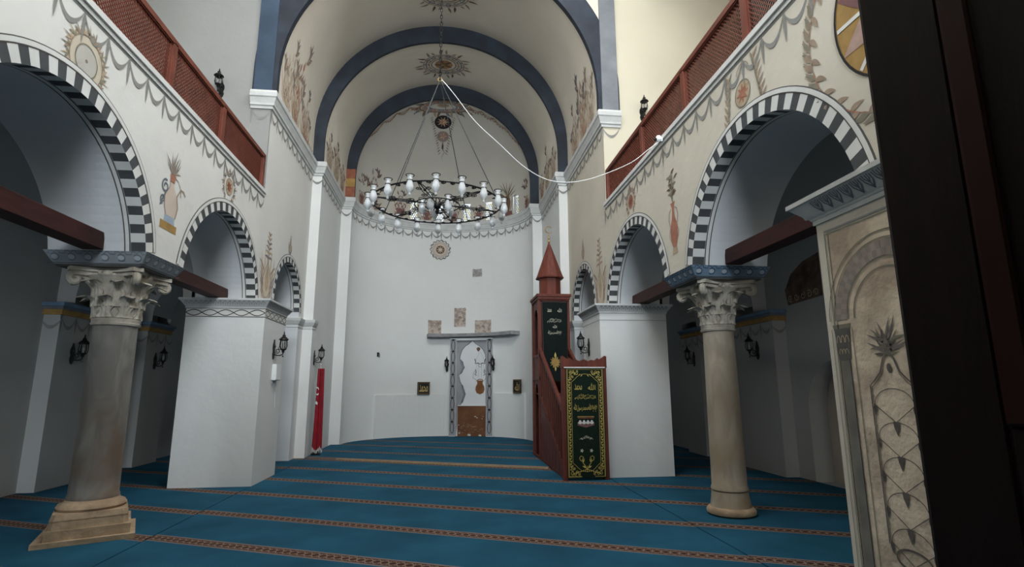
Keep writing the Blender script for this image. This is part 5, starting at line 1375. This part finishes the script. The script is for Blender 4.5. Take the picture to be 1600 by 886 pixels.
def spray(p, x, y, h, w, cols, heads, n=5):
    """bush of tall stems with flower heads"""
    p.layer = -1
    for k in range(6): p.leaf((x + (k - 2.5) * w * .13, y), PI / 2 - (k - 2.5) * .13, h * (.75 - .06 * abs(k - 2.5)), w * .16, (P_wash, P_wash2)[k % 2], .2 * (-1) ** k)
    p.layer = 0
    for k in range(n):
        t = (k - (n - 1) / 2) / max(1, (n - 1) / 2); hh = h * (1 - .35 * abs(t)) * p.rnd.uniform(.85, 1.05); tx = x + t * w * .5
        pts = [(x + (tx - x) * q ** .6 + .02 * w * math.sin(5 * q + k), y + hh * q) for q in [i / 8 for i in range(9)]]
        p.stroke(pts, .030, cols[k % len(cols)], True)
        for i in range(2, 8):
            sg = 1 if (i + k) % 2 else -1
            p.leaf(pts[i], PI / 2 - sg * p.rnd.uniform(.5, .95), h * .14 * p.rnd.uniform(.7, 1.2), h * .042, cols[(k + i) % len(cols)], sg * .8)
        if k % 2 == 0:
            hx, hy = pts[-1]
            for i in range(7): p.leaf((hx, hy - h * .12 + h * .02 * i), PI / 2 + (i - 3) * .36, h * .15, h * .042, heads[i % len(heads)], .5 * (-1) ** i)
    for k in range(n * 2):
        a = PI / 2 + p.rnd.uniform(-1.0, 1.0); p.leaf((x + p.rnd.uniform(-.3, .3) * w, y + h * .02), a, h * p.rnd.uniform(.18, .38), h * .042, cols[k % len(cols)], p.rnd.uniform(-1, 1))
    for k in range(3): p.scroll((x + (k - 1) * w * .28, y + h * .10), h * .06, k, 1.3, .016, cols[0], 1 if k % 2 else -1)
LW, RW = wallmap(-1), wallmap(1)
# left wall
p = Paint(21); c = (5.10, 4.64); p.layer = -1; p.disc(c, .27, .30, P_wash2, 24); p.layer = 0
medallion(p, c, .155, nmat('pale_grey_paint', (.50, .475, .43, 1), .9, .1, 6), P_sage, None); p.layer = 1; wreath(p, c, .235, 15, [P_dust, P_sage, P_sand], -.55, PI + .55, .095); p.build('wreath_mural', LW, wall_left)
p = Paint(22); y0, z0 = 6.90, 3.50                             # vase with reeds, blue and ochre base
p.poly([(y0 - .20, z0), (y0 + .20, z0), (y0 + .20, z0 + .10), (y0 - .20, z0 + .10)], P_ochre); p.poly([(y0 - .13, z0 + .10), (y0 + .14, z0 + .10), (y0 + .12, z0 + .19), (y0 - .11, z0 + .19)], P_lblue)
p.poly([(y0 - .10, z0 + .19), (y0 + .13, z0 + .19), (y0 + .17, z0 + .34), (y0 + .12, z0 + .48), (y0 + .03, z0 + .58), (y0 + .03, z0 + .68), (y0 - .07, z0 + .68), (y0 - .07, z0 + .55), (y0 - .16, z0 + .42), (y0 - .15, z0 + .30)], P_wash)
p.layer = 1
p.stroke([(y0 - .10, z0 + .19), (y0 - .15, z0 + .30), (y0 - .16, z0 + .42), (y0 - .07, z0 + .55), (y0 - .07, z0 + .68)], .010, P_sage)
p.stroke([(y0 + .13, z0 + .19), (y0 + .17, z0 + .34), (y0 + .12, z0 + .48), (y0 + .20, z0 + .60), (y0 + .28, z0 + .60), (y0 + .33, z0 + .55)], .022, P_dust)
p.poly([(y0 - .07, z0 + .62), (y0 + .03, z0 + .62), (y0 + .05, z0 + .72), (y0 - .09, z0 + .72)], P_terra)
p.scroll((y0 - .17, z0 + .52), .09, 1.2, 1.4, .024, P_slate); p.scroll((y0 - .20, z0 + .35), .06, -1.5, 1.3, .020, P_slate, -1); p.stroke([(y0 - .16, z0 + .44), (y0 - .25, z0 + .26)], .020, P_slate)
for k in range(11): p.leaf((y0 - .02, z0 + .72), PI / 2 + (k - 5) * .22, .26 - .012 * abs(k - 5) + .04 * (k % 3), .022, (P_dust, P_sage, P_mauve)[k % 3], .45 * (1 if k < 5 else -1) * (-1 if k % 4 == 0 else 1))
p.stroke([(y0 + .02, z0 + .70), (y0 + .12, z0 + .68), (y0 + .20, z0 + .60), (y0 + .22, z0 + .50)], .012, P_sage); p.build('vase_mural', LW, wall_left)
p = Paint(23); medallion(p, (8.56, 4.70), .13, P_sand, P_dust, P_rust); p.layer = 1; wreath(p, (8.56, 4.70), .19, 11, [P_dust, P_sage], -.9, PI + .9, .10); p.build('wreath_mural', LW, wall_left)
def tall_plant(seed, y, z, h, w, cols, mp, wall, name='plant_mural'):
    p = Paint(seed); p.layer = -1
    for k in range(5): p.leaf((y + (k - 2) * w * .10, z), PI / 2 - (k - 2) * .10, h * (.8 - .08 * abs(k - 2)), w * .17, (P_wash, P_wash2)[k % 2])
    p.layer = 0
    for sg in (-1, 1):
        p.stroke([(y + sg * .02, z), (y + sg * w * .30, z + h * .12), (y + sg * w * .22, z + h * .32), (y + sg * .01, z + h * .52), (y, z + h * .7)], .022, cols[0])
        p.stroke([(y + sg * .04, z + h * .04), (y + sg * w * .45, z + h * .30), (y + sg * w * .5, z + h * .5)], .018, cols[1], True)
        for k in range(4): p.leaf((y + sg * w * .2, z + h * (.08 + .1 * k)), PI / 2 - sg * (.3 + .15 * k), h * .24, h * .036, cols[k % len(cols)], sg * -.5)
        for k in range(6): p.leaf((y, z + h * (.58 + .06 * k)), PI / 2 - sg * (1.2 - .12 * k), h * (.16 - .014 * k), h * .034, cols[(k + 1) % len(cols)], -sg * .9)
    p.stroke([(y, z + h * .4), (y + .01, z + h * .98)], .016, cols[1], True); p.leaf((y, z + h * .14), PI / 2, h * .36, w * .22, cols[2]); p.scroll((y, z + h * .03), .05, 0, 1.2, .02, cols[0])
    return p.build(name, mp, wall)
tall_plant(24, 10.66, 3.20, 1.45, .95, [P_dust, P_mauve, P_sand], LW, wall_left)
tall_plant(25, 12.02, 4.46, .44, .30, [P_mauve, P_sage, P_sand], LW, wall_left)
# right wall
p = Paint(31); medallion(p, (5.03, 4.70), .145, P_sand, P_sage, P_terra); p.layer = 1
for sg in (-1, 1):
    pts = [(5.03 + sg * (.34 - .10 * q), 4.46 + .50 * q) for q in [i / 6 for i in range(7)]]; p.stroke(pts, .010, P_dust)
    for i, q in enumerate(pts): p.leaf(q, PI / 2 - sg * .7, .13, .035, P_dust, .3); p.leaf(q, PI / 2 + sg * .5, .11, .03, P_sage, .3); p.leaf(q, PI / 2 - sg * .1, .09, .015, P_sand)
p.arc((5.0, 4.92), .12, .2, PI - .2, .010, P_dust, 8); p.build('wreath_mural', RW, wall_right)
p = Paint(32); y0, z0 = 6.97, 3.40                             # tall terracotta urn with leafy stems
p.poly([(y0 - .09, z0), (y0 + .09, z0), (y0 + .07, z0 + .09), (y0 - .07, z0 + .09)], P_sand); p.poly([(y0 - .05, z0 + .09), (y0 + .05, z0 + .09), (y0 + .12, z0 + .22), (y0 + .12, z0 + .38), (y0 + .05, z0 + .52), (y0 + .03, z0 + .66), (y0 + .08, z0 + .74), (y0 - .08, z0 + .74), (y0 - .03, z0 + .66), (y0 - .05, z0 + .52), (y0 - .12, z0 + .38), (y0 - .12, z0 + .22)], P_terra)
p.layer = 1
for sg in (-1, 1): p.stroke([(y0 + sg * .10, z0 + .40), (y0 + sg * .15, z0 + .52), (y0 + sg * .13, z0 + .62), (y0 + sg * .05, z0 + .66)], .018, P_pink); p.stroke([(y0 + sg * .12, z0 + .36), (y0 + sg * .16, z0 + .30), (y0 + sg * .13, z0 + .22)], .014, P_pink)
for k in range(5):
    t = (k - 2) * .045; pts = [(y0 + t * q, z0 + .74 + (.42 - .05 * abs(k - 2)) * q) for q in (0, .3, .6, 1)]; p.stroke(pts, .012, P_sage)
    for i in (1, 2, 3): p.leaf(pts[i], PI / 2 + (1.0 if (i + k) % 2 else -1.0), .13, .035, P_sage if k % 2 else P_umber, .7 * (1 if (i + k) % 2 else -1))
p.stroke([(y0, z0 + .9), (y0 - .03, z0 + 1.12), (y0 - .10, z0 + 1.22)], .013, P_sage); p.build('urn_mural', RW, wall_right)
p = Paint(33); medallion(p, (8.66, 4.74), .12, P_terra, P_dust, P_rust); p.layer = 1; wreath(p, (8.66, 4.74), .17, 11, [P_dust, P_terra], -.9, PI + .9, .10); p.build('wreath_mural', RW, wall_right)
tall_plant(34, 10.70, 3.16, 1.58, 1.0, [P_dust, P_pink, P_sand], RW, wall_right)
tall_plant(35, 12.02, 4.52, .48, .28, [P_dust, P_sage, P_sand], RW, wall_right)
p = Paint(36); c = (2.98, 4.42); R_ = .66                        # big star roundel with a leafy garland below
p.disc(c, R_, R_, P_ochre, 40); p.layer = 1
for k in range(8):
    a = PI / 8 + k * PI / 4; p.leaf(c, a, R_ * .98, R_ * .42, (P_plum, P_pink, P_mauve)[k % 3])
p.layer = 2
for k in range(8):
    a = k * PI / 4; p.stroke([(c[0] + .18 * math.cos(a), c[1] + .18 * math.sin(a)), (c[0] + R_ * .97 * math.cos(a), c[1] + R_ * .97 * math.sin(a))], .035, P_white)
p.ring(c, .30, .30, .04, P_white, 24); p.layer = 3; p.ring(c, R_, R_, .022, P_black, 44)
p.layer = 1; n = 34
for k in range(n):
    a = -PI * .93 + PI * 1.12 * k / (n - 1) ; r = .98; q = (c[0] + r * math.cos(a), c[1] + r * .92 * math.sin(a))
    if q[1] > 5.0: continue
    p.leaf(q, a + .9, .17, .05, P_dust, .5); p.leaf(q, a - 2.0 + PI, .16, .045, P_sage, -.5); p.leaf(q, a + 1.6, .10, .016, P_terra)
    if k % 2: p.leaf(q, a + PI + .6, .15, .05, P_dust, .4)
p.arc(c, .98, -PI * .93, PI * .19, .012, P_dust, 40, .98 * .92); p.build('star_roundel_mural', RW, wall_right)
# vault sides: u along the axis, v up the curve from the cornice
def vaultmap(s, ca, cb, ya, yb):
    def fn(u, v, d):
        q = (u - ya) / (yb - ya); R = ca[0] + (cb[0] - ca[0]) * q; zc = ca[1] + (cb[1] - ca[1]) * q; h = zc - ZC
        if v < h: return (s * (R - d), u, ZC + v)
        a = (v - h) / R; return (s * (R - d) * math.cos(a), u, zc + (R - d) * math.sin(a))
    return fn
V1L, V1R = vaultmap(-1, A1, A2o, YF, Y2), vaultmap(1, A1, A2o, YF, Y2); V2L, V2R = vaultmap(-1, A2i, A3o, Y2, Y3), vaultmap(1, A2i, A3o, Y2, Y3)
for seed, mp, flip in ((41, V1L, 0), (42, V1R, 1)):
    p = Paint(seed)
    spray(p, 10.85, .03, 1.45, .7, [P_dust, P_sand, P_wash], [P_dust, P_mauve]); spray(p, 11.6, .03, 1.75, .7, [P_sand, P_dust, P_terra], [P_irid, P_mauve] if flip else [P_dust, P_mauve]); spray(p, 12.5, .03, 1.25, .8, [P_terra, P_dust, P_sand], [P_mauve, P_irid])
    if not flip:                                              # dark lettering-like flourish in the corner
        for k in range(5): p.stroke([(12.35 + .2 * k, .10), (12.40 + .2 * k, .28), (12.46 + .2 * k, .12), (12.52 + .2 * k, .25)], .035, P_umber)
    p.build('flower_mural', mp, vault1, .006)
for seed, mp in ((43, V2L), (44, V2R)):
    p = Paint(seed); spray(p, 14.1, .03, 1.05, .55, [P_dust, P_sand], [P_irid, P_umber]); spray(p, 14.85, .03, 1.2, .55, [P_sand, P_dust], [P_umber, P_irid]); spray(p, 15.6, .03, .8, .5, [P_dust, P_terra], [P_umber, P_irid]); p.build('flower_mural', mp, vault2, .006)
# crown rosettes of the vaults
def crownmap(ca, cb, ya, yb):
    def fn(u, v, d):
        q = (v - ya) / (yb - ya); R = ca[0] + (cb[0] - ca[0]) * q; zc = ca[1] + (cb[1] - ca[1]) * q
        return ((R - d) * math.sin(u / R), v, zc + (R - d) * math.cos(u / R))
    return fn
def rosette(seed, c, r, mp, par):
    p = Paint(seed); p.disc(c, r * .30, r * .30, P_terra, 20); p.layer = 1
    for k in range(10): p.leaf(c, k * PI / 5, r * .34, r * .12, (P_ochre, P_umber)[k % 2])
    for k, rr in enumerate((.42, .50, .62, .70)): p.ring(c, r * rr, r * rr * .95, r * .032, (P_umber, P_dust, P_slate, P_dust)[k], 34)
    for k in range(14): a = k * 2 * PI / 14; p.scroll((c[0] + r * .58 * math.cos(a), c[1] + r * .58 * math.sin(a)), r * .10, a, 1.2, r * .03, (P_dust, P_slate)[k % 2])
    for k in range(22): a = k * 2 * PI / 22; p.leaf((c[0] + r * .72 * math.cos(a), c[1] + r * .72 * math.sin(a)), a + .3 * (-1) ** k, r * (.30 if k % 3 else .18), r * .075, (P_dust, P_umber, P_sage)[k % 3], .4)
    p.build('rosette_mural', mp, par, .006)
rosette(51, (-.05, 11.9), .85, crownmap(A1, A2o, YF, Y2), vault1); rosette(52, (-.08, 14.75), .86, crownmap(A2i, A3o, Y2, Y3), vault2)
# semi-dome: wreath at the crown, two roundels, hanging tail, garlands along the arch
def domemap(u, v, d):
    """u across, v = elevation angle in the fore-aft plane (pi/2 at the arch)"""
    r = math.sqrt(max(0, 1 - (u / RD) ** 2)); return (u * (1 - d / RD), Y3 + (AY - .04 - d) * r * math.cos(v), ZD + (RD - d) * r * math.sin(v))
class DP(Paint):
    pass
p = Paint(61); K = 1 / 2.5                                     # metres to angle
def DM(u, v, d): return domemap(u, 1.40 + v * K, d)
for k, rr in enumerate((.45, .60, .75)): p.ring((-.1, 0), rr, rr * .42, .045, (P_slate, P_dust, P_umber)[k], 34)
p.layer = 1
for k in range(26):
    a = k * 2 * PI / 26; q = (-.1 + .78 * math.cos(a), .30 * math.sin(a))
    if q[1] > .30: continue
    p.leaf(q, a + .4 * (-1) ** k, .28, .08, (P_dust, P_umber, P_slate)[k % 3], .4); p.scroll((-.1 + .6 * math.cos(a), .24 * math.sin(a)), .09, a, 1.2, .028, (P_dust, P_slate, P_terra)[k % 3])
p.disc((-.1, .05), .2, .10, P_dust, 16)
for (cz, r, m) in ((-.73, .27, P_black), (-1.29, .19, P_mauve)):
    p.layer = 1; p.disc((-.1, cz), r, r, m, 24); p.layer = 2; p.ring((-.1, cz), r, r, .03, P_black if m is P_black else P_dust, 24)
    for k in range(10): p.leaf((-.1, cz), k * PI / 5, r * .8, r * .2, (P_sand, P_terra)[k % 2])
    p.disc((-.1, cz), r * .18, r * .18, P_rust, 10)
for k in range(16):
    v = -.5 - .09 * k; w = .34 * (1 - k / 20)
    for sg in (-1, 1): p.leaf((-.1 + sg * w, v), -PI / 2 + sg * .6, .13, .035, (P_dust, P_sage, P_umber)[k % 3], .5 * sg)
p.stroke([(-.1, -1.5), (-.14, -1.7), (-.04, -1.85), (-.14, -2.0), (-.1, -2.15)], .03, P_umber, True); p.leaf((-.1, -1.55), -PI / 2, .25, .05, P_black); p.build('crown_mural', DM, semi_dome, .006)
p = Paint(62)
for sg in (-1, 1):
    for k in range(4):
        u0 = sg * (.75 + .40 * k)
        p.stroke([(u0 + sg * .40 * i / 8, .06 - .22 * math.sin(PI * i / 8)) for i in range(9)], .05, P_dust); p.stroke([(u0 + sg * .40 * i / 8, .08 - .14 * math.sin(PI * i / 8)) for i in range(9)], .03, P_rust)
        for i in range(6): p.leaf((u0 + sg * .07 * i, .02 - .16 * math.sin(PI * i / 6)), -PI / 2 + (i - 3) * .3, .12, .035, (P_rust, P_umber)[i % 2])
p.build('garland_mural', lambda u, v, d: domemap(u, 1.46 + v * K, d), semi_dome, .006)
def apse_any(a0):
    def fn(u, v, d):
        a = a0 + u / math.hypot(AX * math.sin(a0), AY * math.cos(a0))
        if v < ZD: q = apse_pt(a, v, (.035 if v > ZC else 0) + d); return q
        return dome_pt(a, math.asin(min(1, (v - ZD) / RD)), d)
    return fn
for seed, a0, z, h, w, cols in ((63, .30, 7.26, 1.1, .4, [P_umber, P_dust]), (64, .55, 7.26, 1.45, .6, [P_umber, P_dust, P_mauve]), (65, .99, 7.26, 1.0, .5, [P_umber, P_plum]), (66, 1.345, 7.26, .8, .5, [P_umber, P_plum]), (67, 1.69, 7.26, .8, .45, [P_umber, P_mauve]), (68, 2.02, 7.26, .6, .4, [P_dust, P_umber]), (69, 2.92, 7.26, 1.2, .3, [P_umber, P_dust])):
    p = Paint(seed); spray(p, 0, z, h, w, cols, [P_umber, P_irid], 4); p.poly([(-.10, z), (.10, z), (.06, z + .12), (.13, z + .28), (-.13, z + .28), (-.06, z + .12)], P_plum); p.build('plant_mural', apse_any(a0), semi_dome, .008)
p = Paint(70); z = 7.27                                        # pineapple-shaped plant near the right end
p.poly([(-.22, z), (.22, z), (.19, z + .14), (-.19, z + .14)], P_plum); p.poly([(-.07, z + .14), (.07, z + .14), (.14, z + .45), (.08, z + .70), (-.08, z + .70), (-.14, z + .45)], P_umber)
for k in range(11): p.leaf((0, z + .55 + .04 * (k % 4)), PI / 2 + (k - 5) * .25, .62 - .03 * abs(k - 5), .05, (P_umber, P_sage)[k % 2], .3 * (k - 5) / 5)
p.leaf((.1, z + .15), PI / 2 - .4, .55, .06, P_dust, .5); p.build('plant_mural', apse_any(2.47), semi_dome, .008)
# roundel under the apse cornice
p = Paint(71); c = (0, 6.235); p.disc(c, .27, .27, P_wash, 30); p.layer = 1
for r, m in ((.28, P_grey), (.225, P_grey)): p.ring(c, r, r, .018, m, 32)
p.disc(c, .145, .145, P_umber, 24); p.layer = 2
for k in range(8): p.leaf(c, k * PI / 4, .13, .03, P_wash)
for k in range(15): a = k * 2 * PI / 15; q = (c[0] + .30 * math.cos(a), c[1] + .30 * math.sin(a)); p.leaf(q, a + .9, .12, .045, P_sage if k % 3 else line_d, .7); p.leaf(q, a - .9, .07, .03, line_d, -.5)
p.build('roundel_mural', apse_any(1.528), wall_apse, .006)
# exposed patches of older wall painting over the mihrab
frag = nmat('old_fresco_fragment', (.52, .45, .40, 1), .9, .4, 9, .3, 30, col2=(.31, .25, .22, 1), lo=.42, hi=.58, detail=8)
frag2 = nmat('old_grey_fragment', (.46, .45, .43, 1), .9, .4, 14, .3, 30, col2=(.27, .26, .25, 1), lo=.42, hi=.58, detail=8)
for k, (a0, hw_, z0, z1, m) in enumerate(((1.479, .22, 3.345, 3.80, frag), (1.787, .195, 3.58, 4.22, frag), (2.087, .29, 3.355, 3.79, frag), (2.004, .17, 5.27, 5.55, frag2))):
    p = Paint(80 + k); fn = apse_any(a0); nn = 5
    for i in range(nn): u0, u1 = -hw_ + 2 * hw_ * i / nn, -hw_ + 2 * hw_ * (i + 1) / nn; p.poly([(u0, z0), (u1, z0 + (.01 if i % 2 else 0)), (u1, z1 - (.012 if i % 2 else 0)), (u0, z1)], m)
    p.layer = 1
    for i in range(9): u, v = p.rnd.uniform(-.8, .8) * hw_, p.rnd.uniform(z0 + .06, z1 - .06); p.scroll((u, v), p.rnd.uniform(.03, .07), i, 1.1, .012, (P_umber, P_dust, P_pink)[i % 3] if m is frag else P_mauve)
    p.build('exposed_fresco', fn, wall_apse, .004)
